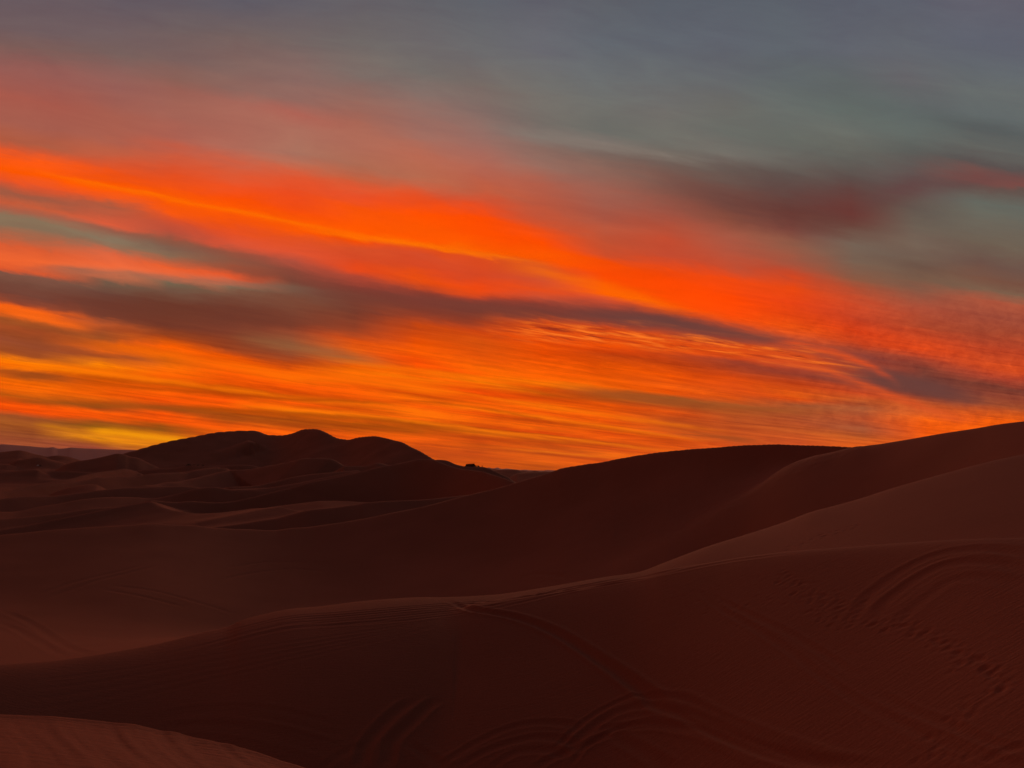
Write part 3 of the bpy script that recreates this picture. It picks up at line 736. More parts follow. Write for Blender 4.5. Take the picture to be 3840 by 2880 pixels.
# fans of curved tracks
ARC = [
 [(1640,2880),(1700,2840),(1790,2785),(1900,2735),(2010,2712),(2120,2716),(2200,2735)],
 [(1700,2890),(1800,2830),(1900,2790),(2000,2768),(2100,2772),(2180,2800)],
 [(1830,2890),(1920,2830),(2000,2815),(2080,2820),(2150,2850)],
 [(2080,2820),(2120,2770),(2200,2700),(2290,2645),(2380,2610),(2460,2605),(2540,2625)],
 [(2060,2860),(2150,2790),(2240,2715),(2330,2665),(2430,2645),(2520,2660),(2640,2710),(2800,2790),(3000,2850),(3200,2885)],
 [(2130,2880),(2200,2800),(2300,2740),(2400,2710),(2500,2705)],
 [(2200,2750),(2290,2730),(2400,2722),(2500,2722),(2640,2750),(2780,2810),(2900,2860),(2980,2885)],
 [(2000,2885),(2080,2840),(2160,2810),(2260,2765),(2300,2750)],
 [(2460,2608),(2560,2625),(2680,2690),(2800,2745),(2950,2800),(3100,2850),(3300,2885)],
 [(2480,2640),(2560,2672),(2660,2720),(2760,2760),(2900,2810),(3060,2860),(3160,2885)],
 [(2520,2700),(2600,2722),(2700,2755),(2820,2800),(2960,2850),(3040,2885)],
 [(2300,2760),(2380,2800),(2480,2860),(2520,2890)],
]
for a_ in ARC:
    groove(a_, random.uniform(0.14, 0.22), random.uniform(0.075, 0.11), 0.6)
# big loop on the right
for off, dp in ((0, .085), (20, .04), (62, .09), (84, .04), (150, .04)):
    groove([(3215 + off*1.05,2320+off*.2),(3240 + off,2250 + off*.4),(3310 + off*.9,2190 + off*.5),(3400 + off*.7,2130 + off*.6),(3500 + off*.4,2085 + off*.65),(3600 + off*.2,2062 + off*.7),(3700,2056 + off*.75),(3780,2064 + off*.8),(3850,2085 + off*.9)], 0.26, dp, 0.5)
# faint straight tracks on the right face
for pts_ in ([(2610,2210),(2700,2280),(2800,2340),(2960,2440),(3100,2550),(3250,2650),(3450,2760),(3620,2840),(3760,2885)],
             [(2650,2225),(2800,2300),(2950,2370),(3100,2460),(3200,2530)],
             [(3280,2590),(3400,2660),(3560,2720),(3700,2780),(3860,2830)],
             [(3300,2650),(3450,2740),(3600,2800),(3750,2850),(3860,2880)],
             [(3860,2790),(3760,2820),(3680,2865)]):
    groove(pts_, 0.13, 0.045, 0.6)
# wheel lines along the central crest
for k_ in range(10):
    o = 8 + k_ * random.uniform(5.5, 8.5)
    x0 = random.uniform(700, 1500); x1 = random.uniform(1500, 2350)
    base_pts = [(588,2424),(764,2385),(911,2345),(1087,2305),(1300,2288),(1553,2266),(1788,2252),(1905,2240),(2082,2210),(2258,2178),(2380,2156)]
    fac = lambda x: 1.0 if x < 1500 else max(0.25, 1 - (x - 1500) / 900)
    bp_ = [(x, y + o * fac(x)) for x, y in base_pts if x0 - 250 <= x <= x1 + 150]
    if len(bp_) >= 3:
        groove(bp_, 0.16, random.uniform(0.03, 0.075), 0.7)
groove([(1900,2250),(2082,2221),(2258,2189),(2400,2165),(2600,2122)], 0.2, 0.09, 0.7)
groove([(2000,2240),(2200,2207),(2400,2172),(2700,2110),(3000,2072)], 0.16, 0.05, 0.7)
for k_ in range(5):
    o = k_ * 22
    groove([(60,2560+o*1.6),(300,2535+o*1.5),(600,2490+o*1.2),(900,2440+o),(1200,2392+o*.7),(1500,2350+o*.4),(1750,2300+o*.2)], 0.16, 0.02, 0.6)
# arcs at lower left of the face
for o in (0, 30, 78, 105):
    groove([(560,2690+o*.6),(700,2665+o*.6),(850,2655+o*.7),(1000,2662+o*.9),(1150,2690+o),(1300,2735+o)], 0.22, 0.055, 0.5)
groove([(1200,2890),(1280,2830),(1380,2790)], .2, .05, .5)
groove([(1530,2790),(1600,2835),(1680,2885)], .22, .07, .5)
# tracks in the hollow, far side
for pts_ in ([(140,2235),(260,2190),(400,2155),(560,2115)], [(180,2245),(330,2190),(480,2150),(600,2120)],
             [(0,2290),(100,2330),(180,2380),(250,2425),(330,2458)], [(0,2335),(80,2370),(150,2410),(260,2465)],
             [(400,2195),(560,2215),(720,2255),(900,2310)], [(380,2210),(540,2240),(700,2280)],
             [(1950,2170),(1990,2155),(2060,2155),(2130,2170)], [(820,2180),(950,2150),(1100,2135),(1250,2150)],
             [(860,2130),(1000,2110),(1150,2110)]):
    groove(pts_, 0.4, 0.14, 0.4)
# footprints
foot_trail([(2905,2155),(3000,2190),(3060,2240),(3130,2260),(3200,2290)], 9, 18, 0.15, 0.075, 2)
foot_trail([(2620,2215),(2760,2190),(2900,2160)], 22, 8, 0.13, 0.05)
foot_trail([(2500,2220),(2600,2260),(2700,2300),(2790,2330)], 16, 22, 0.14, 0.05, 2)
foot_trail([(2740,2290),(2830,2265),(2940,2230),(3040,2225)], 14, 14, 0.14, 0.05, 1)
foot_trail([(3020,2290),(3150,2325),(3280,2330),(3380,2340)], 10, 24, 0.14, 0.06, 2)
foot_trail([(3380,2340),(3480,2390),(3600,2450),(3700,2510),(3790,2570)], 8, 20, 0.14, 0.07, 2)
foot_trail([(3790,2570),(3740,2620),(3640,2650),(3560,2720),(3500,2790),(3480,2840)], 15, 18, 0.14, 0.07, 1)
foot_trail([(3500,2830),(3640,2850)], 14, 10, 0.14, 0.06, 1)
foot_trail([(2955,2058),(3000,2040),(3060,2020),(3130,1995),(3220,1970)], 9, 8, 0.17, 0.10, 1)
foot_trail([(3020,1915),(3150,1880),(3300,1830),(3420,1795),(3540,1755),(3600,1740),(3760,1700)], 14, 5, 0.25, 0.10, 1)
foot_trail([(600,2424),(700,2395),(800,2372),(900,2340)], 9, 5, 0.14, 0.05, 1)
foot_trail([(340,2712),(420,2722),(520,2738),(600,2760),(700,2785),(760,2815),(860,2835),(930,2850)], 17, 9, 0.06, 0.018, 1)
foot_trail([(640,2790),(720,2800),(790,2818)], 14, 6, 0.06, 0.02, 1)

# wind ripples on the near dune and a roughness of the crests
mask = (R2 > 3) & (R2 < 20) & (A2 < R(39)) & (A2 > R(-39))
ii = np.nonzero(mask.any(axis=1))[0]; jj = np.nonzero(mask.any(axis=0))[0]
sl_ = (slice(ii[0], ii[-1] + 1), slice(jj[0], jj[-1] + 1))
gx, gy = PX[sl_], PY[sl_]
wob = vnoise(gx / 2.2, gy / 2.2, 31) * 2.6
rip = vnoise((gx * 0.80 + gy * 0.60) / 0.22 + wob * 0.9, (gx * -0.60 + gy * 0.80) / 4.5, 33) + 0.5 * vnoise((gx * 0.80 + gy * 0.60) / 0.12 + wob, (gx * -0.60 + gy * 0.80) / 2.4, 34)
crestd = np.clip((14.3 - R2[sl_]) / 1.3, 0, 1)
DZ[sl_] += rip * 0.034 * crestd * (A2[sl_] < R(5))
r1 = np.interp(R2.ravel(), [0, 20, 60, 200, 400, 600], [0.0, 0.02, 0.04, 0.12, 0.12, 0]).reshape(R2.shape)
r2_ = np.interp(R2.ravel(), [0, 120, 400, 900, 3000], [0.0, 0.0, 0.5, 3.0, 3]).reshape(R2.shape)
Z = Z + DZ + r1 * vnoise(PX / 5.0, PY / 5.0, 41) + r2_ * (vnoise(U / 75.0, V / 40.0, 42) + 0.4 * vnoise(U / 26.0, V / 17.0, 43))
# trodden, slightly broken crests of the big ridge
m = (R2 > 95) & (R2 < 165)
Z = Z + np.where(m & (A2 > 0), 0.05 * vnoise(PX / 0.9, PY / 0.9, 51), 0)


def build_sand():
    verts = np.empty((NA * NR + 1, 3), dtype=np.float32)
    verts[:-1, 0] = PX.ravel(); verts[:-1, 1] = PY.ravel(); verts[:-1, 2] = Z.ravel() + CZ
    verts[-1] = (0, 0, float(Z[:, 0].mean()) + CZ)
    i = np.arange(NA)[:, None]; j = np.arange(NR - 1)[None, :]
    a = (i * NR + j); b = (((i + 1) % NA) * NR + j)
    quads = np.stack([a, a + 1, b + 1, b], axis=-1).reshape(-1, 4)[:, ::-1]
    ia = np.arange(NA)
    tris = np.stack([np.full(NA, NA * NR), ((ia + 1) % NA) * NR, ia * NR], axis=-1)
    # orientation: make normals point up
    loops = np.concatenate([quads.ravel(), tris.ravel()]).astype(np.int32)
    starts = np.concatenate([np.arange(len(quads)) * 4, len(quads) * 4 + np.arange(len(tris)) * 3]).astype(np.int32)
    me = bpy.data.meshes.new('sand')
    me.vertices.add(len(verts)); me.vertices.foreach_set('co', verts.ravel())
    me.loops.add(len(loops)); me.loops.foreach_set('vertex_index', loops)
    me.polygons.add(len(starts)); me.polygons.foreach_set('loop_start', starts)
    me.update(calc_edges=True)
    if me.polygons[0].normal.z < 0:
        me.flip_normals()
    me.polygons.foreach_set('use_smooth', np.ones(len(starts), dtype=bool))
    me.materials.append(MS)
    o = bpy.data.objects.new('sand_dunes', me)
    C.objects.link(o)
    o['kind'] = 'structure'
    return o


build_sand()


def mesh_obj(name, bm, mat, parent=None):
    me = bpy.data.meshes.new(name)
    bm.to_mesh(me); bm.free()
    for p in me.polygons:
        p.use_smooth = False
    me.materials.append(mat)
    o = bpy.data.objects.new(name, me)
    C.objects.link(o)
    if parent:
        o.parent = parent
    return o


# ------------------------------------------------------------------ far rock hills
def far_hills(name, pts, r_, thick, mat, foot):
    line = smooth_line(pts, 8)
    a, te = px_dir(line[:, 0], line[:, 1])
    bm = bmesh.new()
    prof = [(-1.0, 0.0), (-0.6, 0.45), (-0.3, 0.75), (-0.1, 0.95), (0.0, 1.0), (0.3, 0.8), (1.0, 0.0)]
    rows = []
    for i in range(len(a)):
        row = []
        for k_, (u, h) in enumerate(prof):
            rr_ = r_ + thick * u
            zt = r_ * te[i]
            z = foot + (zt - foot) * h
            row.append(bm.verts.new((rr_ * math.sin(a[i]), rr_ * math.cos(a[i]), z + CZ)))
        rows.append(row)
    for i in range(len(rows) - 1):
        for k_ in range(len(prof) - 1):
            bm.faces.new((rows[i][k_], rows[i + 1][k_], rows[i + 1][k_ + 1], rows[i][k_ + 1]))
    bmesh.ops.recalc_face_normals(bm, faces=bm.faces)
    o = mesh_obj(name, bm, mat)
    for p in o.data.polygons:
        p.use_smooth = True
    o['kind'] = 'structure'
    return o


M_rock_hazed = plain_mat('far_rock_hazed', (0.40, 0.20, 0.19), 1.0, 0, 0.08, 0.002)  # rock lifted to a paler purple, so distance haze is partly in its colour
far_hills('far_hills', [(-900,1690),(-500,1672),(-250,1664),(-100,1668),(0,1666),(29,1667),(68,1670),(100,1672),(167,1678),(199,1677),(219,1682),(249,1680.5),(269,1678),(316,1681),(384,1684),(440,1686),(500,1687),(600,1690),(800,1700),(1100,1720),(1400,1745),(1600,1757),(1800,1757),(1831,1753),(1844,1756),(1855,1755.5),(1865,1753),(1876,1757),(1887,1758),(1900,1756.5),(1920,1759),(1955,1762),(1970,1761),(1989,1763),(2034,1764),(2055,1762.5),(2080,1763.5),(2200,1765),(2600,1760),(3200,1750),(4200,1745),(5000,1755)], 5200, 1400, M_rock_hazed, -40)


# ------------------------------------------------------------------ dusty air
hm = new_mat('dusty_air')
ht = hm.node_tree
ht.nodes.clear()
ho = ht.nodes.new('ShaderNodeOutputMaterial')
hv = ht.nodes.new('ShaderNodeVolumePrincipled')
hv.inputs['Color'].default_value = (0.8, 0.52, 0.48, 1)
hv.inputs['Density'].default_value = 0.00003
hv.inputs['Anisotropy'].default_value = 0.3
ht.links.new(hv.outputs[0], ho.inputs['Volume'])
bm = bmesh.new()
x_, zb, zt_ = 9600, float(Z.min()) + CZ - 60, max(float(Z[:, RG < 3000].max()) + CZ, 230) + 30
vv = [bm.verts.new((x, y, z)) for x in (-x_, x_) for y in (-x_, x_) for z in (zb, zt_)]
for f in ((0, 1, 3, 2), (4, 6, 7, 5), (0, 4, 5, 1), (2, 3, 7, 6), (0, 2, 6, 4), (1, 5, 7, 3)):
    bm.faces.new([vv[i] for i in f])
bmesh.ops.recalc_face_normals(bm, faces=bm.faces)
hz = mesh_obj('haze', bm, hm)
hz['kind'] = 'stuff'

# ------------------------------------------------------------------ helpers for the objects
def empty(name, loc, rz=0.0, label=None, cat=None, group=None):
    o = bpy.data.objects.new(name, None)
    C.objects.link(o)
    o.location = loc
    o.rotation_euler = (0, 0, rz)
    o.empty_display_size = 0.3
    if label:
        o['label'] = label
    if cat:
        o['category'] = cat
    if group:
        o['group'] = group
    return o


def surf(a, r_):
    """height of the finished sand at azimuth a, distance r_"""
    i = int(np.clip(np.searchsorted(az_f, a), 1, len(az_f) - 1)); j = int(np.clip(np.searchsorted(RG, r_), 1, NR - 1))
    fa = (a - az_f[i - 1]) / (az_f[i] - az_f[i - 1]); fr = (r_ - RG[j - 1]) / (RG[j] - RG[j - 1])
    return float(Z[i - 1, j - 1] * (1 - fa) * (1 - fr) + Z[i, j - 1] * fa * (1 - fr) + Z[i - 1, j] * (1 - fa) * fr + Z[i, j] * fa * fr) + CZ


def seen(X, Y, rmin=6.0):
    """first finished sand surface met by the sight line through a photo pixel"""
    a, te = px_dir(X, Y)
    i = int(np.clip(np.searchsorted(az_f, a), 0, len(az_f) - 1))
    j = np.nonzero((Z[i] / RG >= te) & (RG > rmin))[0]
    r_ = RG[j[0]] if len(j) else RG[-1]
    return float(a), float(r_)


def extrude_profile(bm, prof, y0, y1, inset=0.0):
    """closed (x, z) outline swept from y0 to y1; the far edges lean in by inset towards the top"""
    zmin = min(p[1] for p in prof); zmax = max(p[1] for p in prof)
    def ins(z):
        return inset * (z - zmin) / max(zmax - zmin, 1e-6)
    A = [bm.verts.new((x, y0 + ins(z), z)) for x, z in prof]
    B = [bm.verts.new((x, y1 - ins(z), z)) for x, z in prof]
    n = len(prof)
    bm.faces.new(A[::-1]); bm.faces.new(B)
    for i in range(n):
        bm.faces.new((A[i], A[(i + 1) % n], B[(i + 1) % n], B[i]))
    bmesh.ops.recalc_face_normals(bm, faces=bm.faces)


def bevel_all(bm, w, seg=2):
    bmesh.ops.bevel(bm, geom=bm.edges[:], offset=w, segments=seg, profile=0.5, affect='EDGES')


def box(bm, x0, x1, y0, y1, z0, z1):
    v = [bm.verts.new((x, y, z)) for x in (x0, x1) for y in (y0, y1) for z in (z0, z1)]
    for f in ((0, 1, 3, 2), (4, 6, 7, 5), (0, 4, 5, 1), (2, 3, 7, 6), (0, 2, 6, 4), (1, 5, 7, 3)):
        bm.faces.new([v[i] for i in f])


def ring_y(bm, cx, cy, cz, prof, n=20):
    """surface of revolution about the y axis; prof = [(y, radius)]"""
    rows = []
    for y, r_ in prof:
        rows.append([bm.verts.new((cx + r_ * math.cos(2 * math.pi * k / n), cy + y, cz + r_ * math.sin(2 * math.pi * k / n))) for k in range(n)])
    for a, b in zip(rows, rows[1:]):
        for k in range(n):
            bm.faces.new((a[k], a[(k + 1) % n], b[(k + 1) % n], b[k]))
    bm.faces.new(rows[0][::-1]); bm.faces.new(rows[-1])
    bmesh.ops.recalc_face_normals(bm, faces=bm.faces)


def tube(bm, p, q, r0, r1, n=6):
    p = Vector(p); q = Vector(q)
    d = (q - p).normalized()
    u = d.orthogonal().normalized(); v = d.cross(u)
    A = [bm.verts.new(p + (u * math.cos(2 * math.pi * k / n) + v * math.sin(2 * math.pi * k / n)) * r0) for k in range(n)]
    B = [bm.verts.new(q + (u * math.cos(2 * math.pi * k / n) + v * math.sin(2 * math.pi * k / n)) * r1) for k in range(n)]
    for k in range(n):
        bm.faces.new((A[k], A[(k + 1) % n], B[(k + 1) % n], B[k]))
    bm.faces.new(A[::-1]); bm.faces.new(B)


M_paint = plain_mat('dusty_dark_paint', (0.035, 0.035, 0.04), 0.5, 0.0, 0.2, 1.0)
M_rubber = plain_mat('rubber', (0.02, 0.02, 0.02), 0.9)
M_steel = plain_mat('steel', (0.18, 0.18, 0.19), 0.5, 0.7)
M_glass = new_mat('car_glass')
gb = M_glass.node_tree.nodes['Principled BSDF']
gb.inputs['Base Color'].default_value = (0.10, 0.10, 0.11, 1); gb.inputs['Roughness'].default_value = 0.05
gb.inputs['Transmission Weight'].default_value = 0.9; gb.inputs['IOR'].default_value = 1.1
M_lamp = plain_mat('lamp_lens', (0.5, 0.5, 0.48), 0.2)

# ------------------------------------------------------------------ four wheel drive on the crest
VX, VR = 1773, 271.5
va, vte = px_dir(VX, 1738.5)
roof_z = VR * float(vte) + CZ
car = empty('off_road_car', (VR * math.sin(va), VR * math.cos(va), roof_z - 1.92), -float(va) + R(3),
            'dark boxy off-road car on the skyline crest, wheels hidden by sand', 'car')
car.rotation_euler = (0, -R(4), -float(va) + R(3))
HW = 0.92
bm = bmesh.new()
extrude_profile(bm, [(-2.35, 0.50), (-2.42, 0.75), (-2.38, 1.10), (1.05, 1.16), (2.20, 1.08), (2.36, 0.95), (2.38, 0.55), (1.95, 0.50),
                     (1.85, 0.78), (1.45, 0.88), (1.05, 0.78), (0.95, 0.45), (-0.95, 0.45), (-1.05, 0.78), (-1.45, 0.88), (-1.85, 0.78), (-1.95, 0.50)], -HW, HW, 0.05)
mesh_obj('body', bm, M_paint, car)
bm = bmesh.new()     # cabin: roof panel and pillars, the glass is set between them
extrude_profile(bm, [(-2.25, 1.80), (-2.18, 1.88), (0.45, 1.88), (0.62, 1.80)], -HW + 0.10, HW - 0.10, 0.03)
mesh_obj('roof', bm, M_paint, car)
for sy in (-1, 1):
    y0, y1 = sorted((sy * (HW - 0.05), sy * (HW - 0.13)))
    for (xb, xt, w) in ((-2.33, -2.25, 0.12), (-1.25, -1.22, 0.10), (-0.25, -0.25, 0.10), (1.02, 0.52, 0.10)):
        bm = bmesh.new()
        v = [bm.verts.new(c) for c in ((xb - w / 2, y0, 1.10), (xb + w / 2, y0, 1.10), (xt + w / 2, y0, 1.80), (xt - w / 2, y0, 1.80),
                                       (xb - w / 2, y1, 1.10), (xb + w / 2, y1, 1.10), (xt + w / 2, y1, 1.80), (xt - w / 2, y1, 1.80))]
        for f in ((0, 1, 2, 3), (7, 6, 5, 4), (0, 4, 5, 1), (1, 5, 6, 2), (2, 6, 7, 3), (3, 7, 4, 0)):
            bm.faces.new([v[i] for i in f])
        bmesh.ops.recalc_face_normals(bm, faces=bm.faces)
        mesh_obj('pillar', bm, M_paint, car)
for sy in (-1, 1):
    for x0, x1, t0, t1 in ((-2.26, -1.31, -2.18, -1.28), (-1.19, -0.31, -1.16, -0.31), (-0.19, 0.95, -0.19, 0.46)):
        bm = bmesh.new()
        y0 = sy * (HW - 0.095); y1 = sy * (HW - 0.085)
        v = [bm.verts.new(c) for c in ((x0, y0, 1.14), (x1, y0, 1.14), (t1, y0, 1.79), (t0, y0, 1.79), (x0, y1, 1.14), (x1, y1, 1.14), (t1, y1, 1.79), (t0, y1, 1.79))]
        for f in ((0, 1, 2, 3), (7, 6, 5, 4), (0, 4, 5, 1), (1, 5, 6, 2), (2, 6, 7, 3), (3, 7, 4, 0)):
            bm.faces.new([v[i] for i in f])
        bmesh.ops.recalc_face_normals(bm, faces=bm.faces)
        mesh_obj('window', bm, M_glass, car)
for nm_, xa, xb in (('windscreen', 1.06, 0.60), ('rear_window', -2.36, -2.28)):
    bm = bmesh.new()
    v = [bm.verts.new(c) for c in ((xa, -0.76, 1.15), (xa, 0.76, 1.15), (xb, 0.74, 1.79), (xb, -0.74, 1.79), (xa - 0.02, -0.76, 1.15), (xa - 0.02, 0.76, 1.15), (xb - 0.02, 0.74, 1.79), (xb - 0.02, -0.74, 1.79))]
    for f in ((0, 1, 2, 3), (7, 6, 5, 4), (0, 4, 5, 1), (1, 5, 6, 2), (2, 6, 7, 3), (3, 7, 4, 0)):
        bm.faces.new([v[i] for i in f])
    bmesh.ops.recalc_face_normals(bm, faces=bm.faces)
    mesh_obj(nm_, bm, M_glass, car)
for sx in (-1.45, 1.45):
    for sy in (-1, 1):
        bm = bmesh.new()
        ring_y(bm, sx, sy * (HW - 0.14), 0.38, [(-0.12, 0.22), (-0.13, 0.33), (-0.09, 0.385), (0.09, 0.385), (0.13, 0.33), (0.12, 0.22)])
        w_ = mesh_obj('wheel', bm, M_rubber, car)
        bm = bmesh.new()
        ring_y(bm, sx, sy * (HW - 0.14), 0.38, [(-0.125, 0.10), (-0.135, 0.205), (0.135, 0.205), (0.125, 0.10)], 14)
        mesh_obj('rim', bm, M_steel, w_)
bm = bmesh.new()
for y in (-0.62, -0.2, 0.2, 0.62):
    box(bm, -2.0, 0.70, y - 0.015, y + 0.015, 1.97, 2.0)
for x in (-2.0, -1.1, -0.2, 0.68):
    box(bm, x - 0.02, x + 0.02, -0.66, 0.66, 1.94, 1.965)
    for y in (-0.6, 0.6):
        box(bm, x - 0.018, x + 0.018, y - 0.018, y + 0.018, 1.883, 1.938)
rk = mesh_obj('roof_rack', bm, M_steel, car)
bm = bmesh.new(); box(bm, 0.60, 0.74, -0.55, 0.55, 2.01, 2.09); bevel_all(bm, 0.01, 1)
mesh_obj('light_bar', bm, M_rubber, rk)
for y in (-0.66, 0.66):
    bm = bmesh.new(); box(bm, 2.365, 2.40, y - 0.11, y + 0.11, 0.76, 0.92); bevel_all(bm, 0.01, 1)
    mesh_obj('headlight', bm, M_lamp, car)
for x in (2.43, -2.47):
    bm = bmesh.new(); box(bm, x - 0.06, x + 0.06, -0.86, 0.86, 0.48, 0.64); bevel_all(bm, 0.02, 2)
    mesh_obj('bumper', bm, M_rubber, car)
bm = bmesh.new(); ring_y(bm, 0, 0, 0, [(-0.11, 0.2), (-0.12, 0.33), (0.12, 0.33), (0.11, 0.2)])
bmesh.ops.rotate(bm, verts=bm.verts, matrix=__import__('mathutils').Matrix.Rotation(R(90), 3, 'Z'))
bmesh.ops.translate(bm, verts=bm.verts, vec=(-2.53, 0.1, 1.0))
mesh_obj('spare_wheel', bm, M_rubber, car)
for y in (-1.02, 1.02):
    bm = bmesh.new(); box(bm, 0.78, 0.90, y - 0.09, y + 0.09, 1.2, 1.36); bevel_all(bm, 0.02, 2)
    mesh_obj('mirror', bm, M_rubber, car)


# ------------------------------------------------------------------ person standing behind the crest
M_skin = plain_mat('skin', (0.32, 0.17, 0.11), 0.6)
M_cloth = plain_mat('dark_cloth', (0.03, 0.03, 0.035), 0.9)


def person(loc, rz, label):
    nodes = {}
    verts, edges, rad = [], [], []

    def nd(k, p, r_, par=None):
        nodes[k] = len(verts); verts.append(p); rad.append(r_)
        if par is not None:
            edges.append((nodes[par], nodes[k]))
    nd('pelvis', (0, 0, 0.95), 0.13)
    nd('waist', (0, 0, 1.10), 0.115, 'pelvis'); nd('chest', (0, 0.01, 1.30), 0.14, 'waist'); nd('neck0', (0, 0, 1.45), 0.09, 'chest')
    nd('neck', (0, 0.01, 1.52), 0.052, 'neck0'); nd('jaw', (0, -0.015, 1.585), 0.068, 'neck'); nd('head', (0, 0, 1.67), 0.088, 'jaw'); nd('crown', (0, 0.005, 1.735), 0.062, 'head')
    for sx, n in ((-1, 'l'), (1, 'r')):
        nd(n + 'hip', (sx * 0.10, 0, 0.90), 0.095, 'pelvis'); nd(n + 'knee', (sx * 0.12, -0.015, 0.50), 0.06, n + 'hip')
        nd(n + 'ankle', (sx * 0.13, 0.02, 0.09), 0.04, n + 'knee'); nd(n + 'toe', (sx * 0.15, -0.16, 0.04), 0.032, n + 'ankle')
        nd(n + 'sh', (sx * 0.19, 0, 1.42), 0.062, 'neck0'); nd(n + 'el', (sx * 0.25, 0.03, 1.14), 0.042, n + 'sh')
        nd(n + 'wr', (sx * 0.25, -0.05, 0.89), 0.028, n + 'el'); nd(n + 'palm', (sx * 0.25, -0.07, 0.82), 0.028, n + 'wr')
        for q, (dy, ln) in enumerate(((-0.03, 0.07), (-0.01, 0.08), (0.01, 0.075), (0.03, 0.06))):
            nd(n + 'f%d' % q, (sx * 0.25, -0.075 + dy, 0.785), 0.009, n + 'palm'); nd(n + 'g%d' % q, (sx * 0.24, -0.085 + dy, 0.785 - ln), 0.007, n + 'f%d' % q)
        nd(n + 't', (sx * 0.235, -0.115, 0.80), 0.010, n + 'palm')
    me = bpy.data.meshes.new('body'); me.from_pydata(verts, edges, []); me.update()
    o = bpy.data.objects.new('person', me); C.objects.link(o)
    me.materials.append(M_skin)
    sk = o.modifiers.new('skin', 'SKIN')
    for i, r_ in enumerate(rad):
        me.skin_vertices[0].data[i].radius = (r_, r_)
    me.skin_vertices[0].data[0].use_root = True
    o.modifiers.new('sub', 'SUBSURF').levels = 1
    o.modifiers['sub'].render_levels = 2
    o.location = loc; o.rotation_euler = (0, 0, rz)
    o['label'] = label; o['category'] = 'person'
    # hair, jacket, trousers
    def lathe(name, rows, mat, n=16):
        bm = bmesh.new()
        R_ = [[bm.verts.new((cx + a_ * math.cos(2 * math.pi * k / n), cy + b_ * math.sin(2 * math.pi * k / n), z)) for k in range(n)] for cx, cy, a_, b_, z in rows]
        for p, q in zip(R_, R_[1:]):
            for k in range(n):
                bm.faces.new((p[k], p[(k + 1) % n], q[(k + 1) % n], q[k]))
        bm.faces.new(R_[0][::-1]); bm.faces.new(R_[-1])
        bmesh.ops.recalc_face_normals(bm, faces=bm.faces)
        x = mesh_obj(name, bm, mat, o)
        for p in x.data.polygons:
            p.use_smooth = True
    lathe('hair', [(0, 0.035, 0.075, 0.06, 1.62), (0, 0.02, 0.098, 0.095, 1.68), (0, 0.01, 0.095, 0.10, 1.73), (0, 0.008, 0.06, 0.065, 1.79), (0, 0.005, 0.02, 0.02, 1.81)], M_cloth)
    bm = bmesh.new()
    n = 14
    rows = [(0.17, 0.14, 0.90), (0.16, 0.135, 1.05), (0.175, 0.15, 1.25), (0.19, 0.15, 1.38), (0.13, 0.11, 1.48), (0.075, 0.075, 1.52)]
    R_ = [[bm.verts.new((a_ * math.cos(2 * math.pi * k / n), b_ * math.sin(2 * math.pi * k / n), z)) for k in range(n)] for a_, b_, z in rows]
    for p, q in zip(R_, R_[1:]):
        for k in range(n):
            bm.faces.new((p[k], p[(k + 1) % n], q[(k + 1) % n], q[k]))
    for sx in (-1, 1):
        tube(bm, (sx * 0.16, 0, 1.43), (sx * 0.25, 0.03, 1.14), 0.082, 0.06, 10)
        tube(bm, (sx * 0.25, 0.035, 1.16), (sx * 0.25, -0.05, 0.90), 0.06, 0.042, 10)
    mesh_obj('jacket', bm, M_cloth, o)
    bm = bmesh.new()
    for sx in (-1, 1):
        tube(bm, (sx * 0.09, 0, 0.97), (sx * 0.12, -0.015, 0.50), 0.125, 0.08, 10)
        tube(bm, (sx * 0.12, -0.015, 0.52), (sx * 0.13, 0.02, 0.10), 0.08, 0.062, 10)
    mesh_obj('trousers', bm, M_cloth, o)
    return o


pr = 272.0
pa, pte = px_dir(1808, 1744.3)
person((pr * math.sin(pa), pr * math.cos(pa), pr * float(pte) + CZ - 1.80), -float(pa) + R(70),
       'person behind the crest right of the car, only head and shoulders showing')


# ------------------------------------------------------------------ two small shelters far out on the left
def tent(X, Y, w, d, h, mat, label, rz):
    a, r_ = seen(X, Y, 300)
    r_ += 1.0
    o = empty('tent', (r_ * math.sin(a), r_ * math.cos(a), surf(a, r_)), -a + rz, label, 'tent')
    bm = bmesh.new()
    n = 7
    for side in (-1, 1):
        outer, inner = [], []
        for i in range(n):
            t = i / (n - 1)
            sag = 0.10 * math.sin(math.pi * t) * h
            x = side * w / 2 * (1 - t); z = h * t * 0.98 + 0.03 - sag
            outer.append([bm.verts.new((x, y, z)) for y in (-d / 2, 0, d / 2)])
            inner.append([bm.verts.new((x * 0.97, y, z - 0.02)) for y in (-d / 2, 0, d / 2)])
        for i in range(n - 1):
            for k in range(2):
                bm.faces.new((outer[i][k], outer[i][k + 1], outer[i + 1][k + 1], outer[i + 1][k]))
                bm.faces.new((inner[i][k], inner[i + 1][k], inner[i + 1][k + 1], inner[i][k + 1]))
    mesh_obj('canvas', bm, mat, o)
    for y in (-d / 2 + 0.02, d / 2 - 0.02):
        bm = bmesh.new()
        v = [bm.verts.new(c) for c in ((-w / 2 * 0.95, y, 0.02), (w / 2 * 0.95, y, 0.02), (0, y, h * 0.95))]
        bm.faces.new(v)
        bmesh.ops.solidify(bm, geom=bm.faces[:], thickness=0.01)
        mesh_obj('end_flap', bm, mat, o)
    for y in (-d / 2, d / 2):
        bm = bmesh.new(); tube(bm, (0, y, -0.2), (0, y, h + 0.08), 0.025, 0.02, 8)
        mesh_obj('pole', bm, M_steel, o)


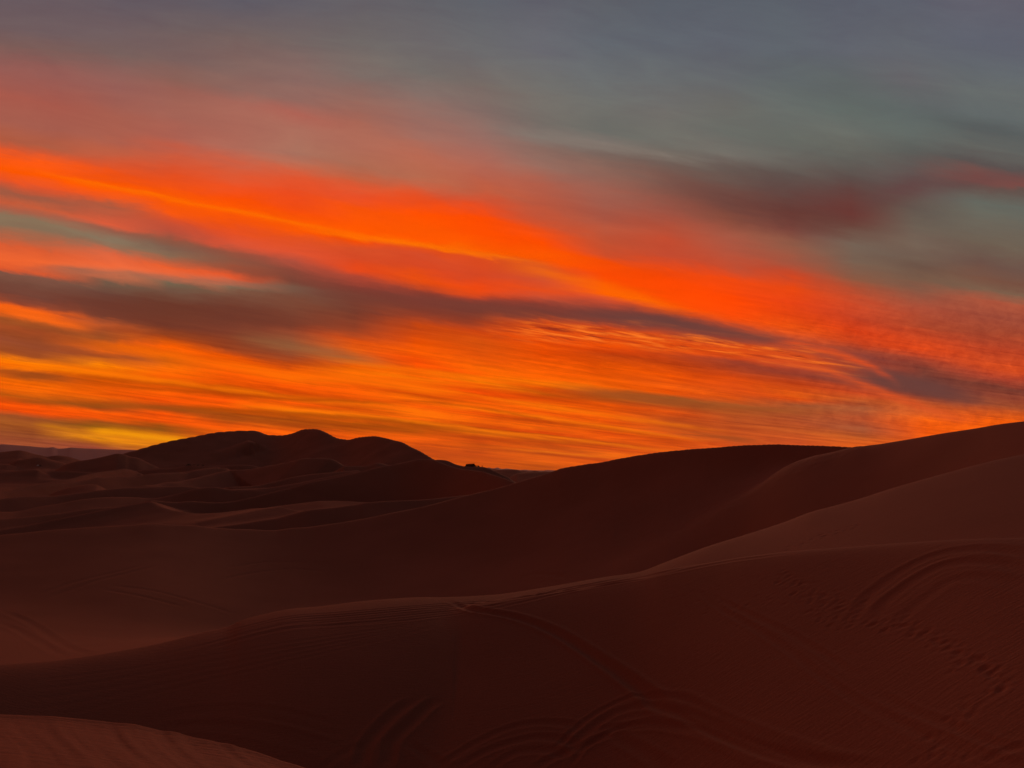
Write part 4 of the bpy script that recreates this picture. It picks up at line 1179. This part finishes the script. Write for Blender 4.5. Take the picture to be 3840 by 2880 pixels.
M_white = plain_mat('pale_canvas', (0.75, 0.70, 0.64), 0.8, 0, 0.06, 2.0)
M_dark = plain_mat('dark_canvas', (0.05, 0.035, 0.03), 0.9, 0, 0.1, 2.0)
tent(142, 1754, 1.5, 1.9, 1.15, M_white, 'tiny pale tent alone in the dunes near the far left horizon', R(60))
tent(150, 1754, 1.6, 1.9, 0.8, M_dark, 'tiny dark tent just right of the pale one near the far left horizon', R(80))


# ------------------------------------------------------------------ scrub on a far dune crest
M_leaf = plain_mat('scrub_leaf', (0.035, 0.04, 0.02), 0.8, 0, 0.3, 2.0)
M_stem = plain_mat('scrub_stem', (0.08, 0.05, 0.035), 0.9)


def shrub(h, wd, seed):
    rd = random.Random(seed)
    o = empty('desert_shrub', (0, 0, 0))
    bs = bmesh.new(); bl = bmesh.new()
    for k_ in range(11):
        an = rd.uniform(0, 2 * math.pi); ln = rd.uniform(0.5, 1.0)
        p0 = Vector((0, 0, -0.1)); p1 = Vector((math.cos(an) * wd * 0.25 * ln, math.sin(an) * wd * 0.25 * ln, h * 0.5 * ln))
        p2 = Vector((math.cos(an) * wd * 0.5 * ln, math.sin(an) * wd * 0.5 * ln, h * rd.uniform(0.6, 1.0) * ln))
        tube(bs, p0, p1, 0.03, 0.02, 5); tube(bs, p1, p2, 0.02, 0.008, 5)
        for q in range(46):
            c = p1.lerp(p2, rd.uniform(-0.5, 1.05)) + Vector((rd.gauss(0, .12), rd.gauss(0, .12), rd.gauss(0, .10)))
            u = Vector((rd.gauss(0, 1), rd.gauss(0, 1), rd.gauss(0, 1))).normalized(); v = u.orthogonal().normalized()
            s1 = rd.uniform(0.05, 0.10)
            bl.faces.new([bl.verts.new(c + u * s1), bl.verts.new(c + v * s1 * 0.45), bl.verts.new(c - u * s1), bl.verts.new(c - v * s1 * 0.45)])
    mesh_obj('stem', bs, M_stem, o)
    mesh_obj('foliage', bl, M_leaf, o)
    return o


protos = [shrub(1.5, 1.6, 1), shrub(0.8, 1.9, 2)]
spots = [(706, 1747, 0, 1.25), (699, 1749, 1, 1.0), (713, 1748.5, 1, 1.1), (727, 1747.5, 1, 0.9), (742, 1747, 1, 1.0), (761, 1746, 1, 1.2), (1029, 1790, 1, 0.5)]
used = set()
for X, Y, kd, scl in spots[:6]:
    src = protos[kd]
    if kd in used:
        o = src.copy(); C.objects.link(o)
        for ch in src.children:
            c2 = ch.copy(); C.objects.link(c2); c2.parent = o
    else:
        o = src; used.add(kd)
    a, r_ = seen(X, Y + 2.5, 300)
    o.location = (r_ * math.sin(a), r_ * math.cos(a), surf(a, r_) - 0.05)
    o.scale = (scl,) * 3
    o.rotation_euler = (0, 0, X * 1.7)
    o['category'] = 'shrub'
    o['group'] = 'shrubs on the far dune crest'
    o['label'] = ('taller dark shrub on the far dune crest below the big humped dune' if kd == 0
                  else 'low dark shrub spread on the far dune crest beside the taller shrub')
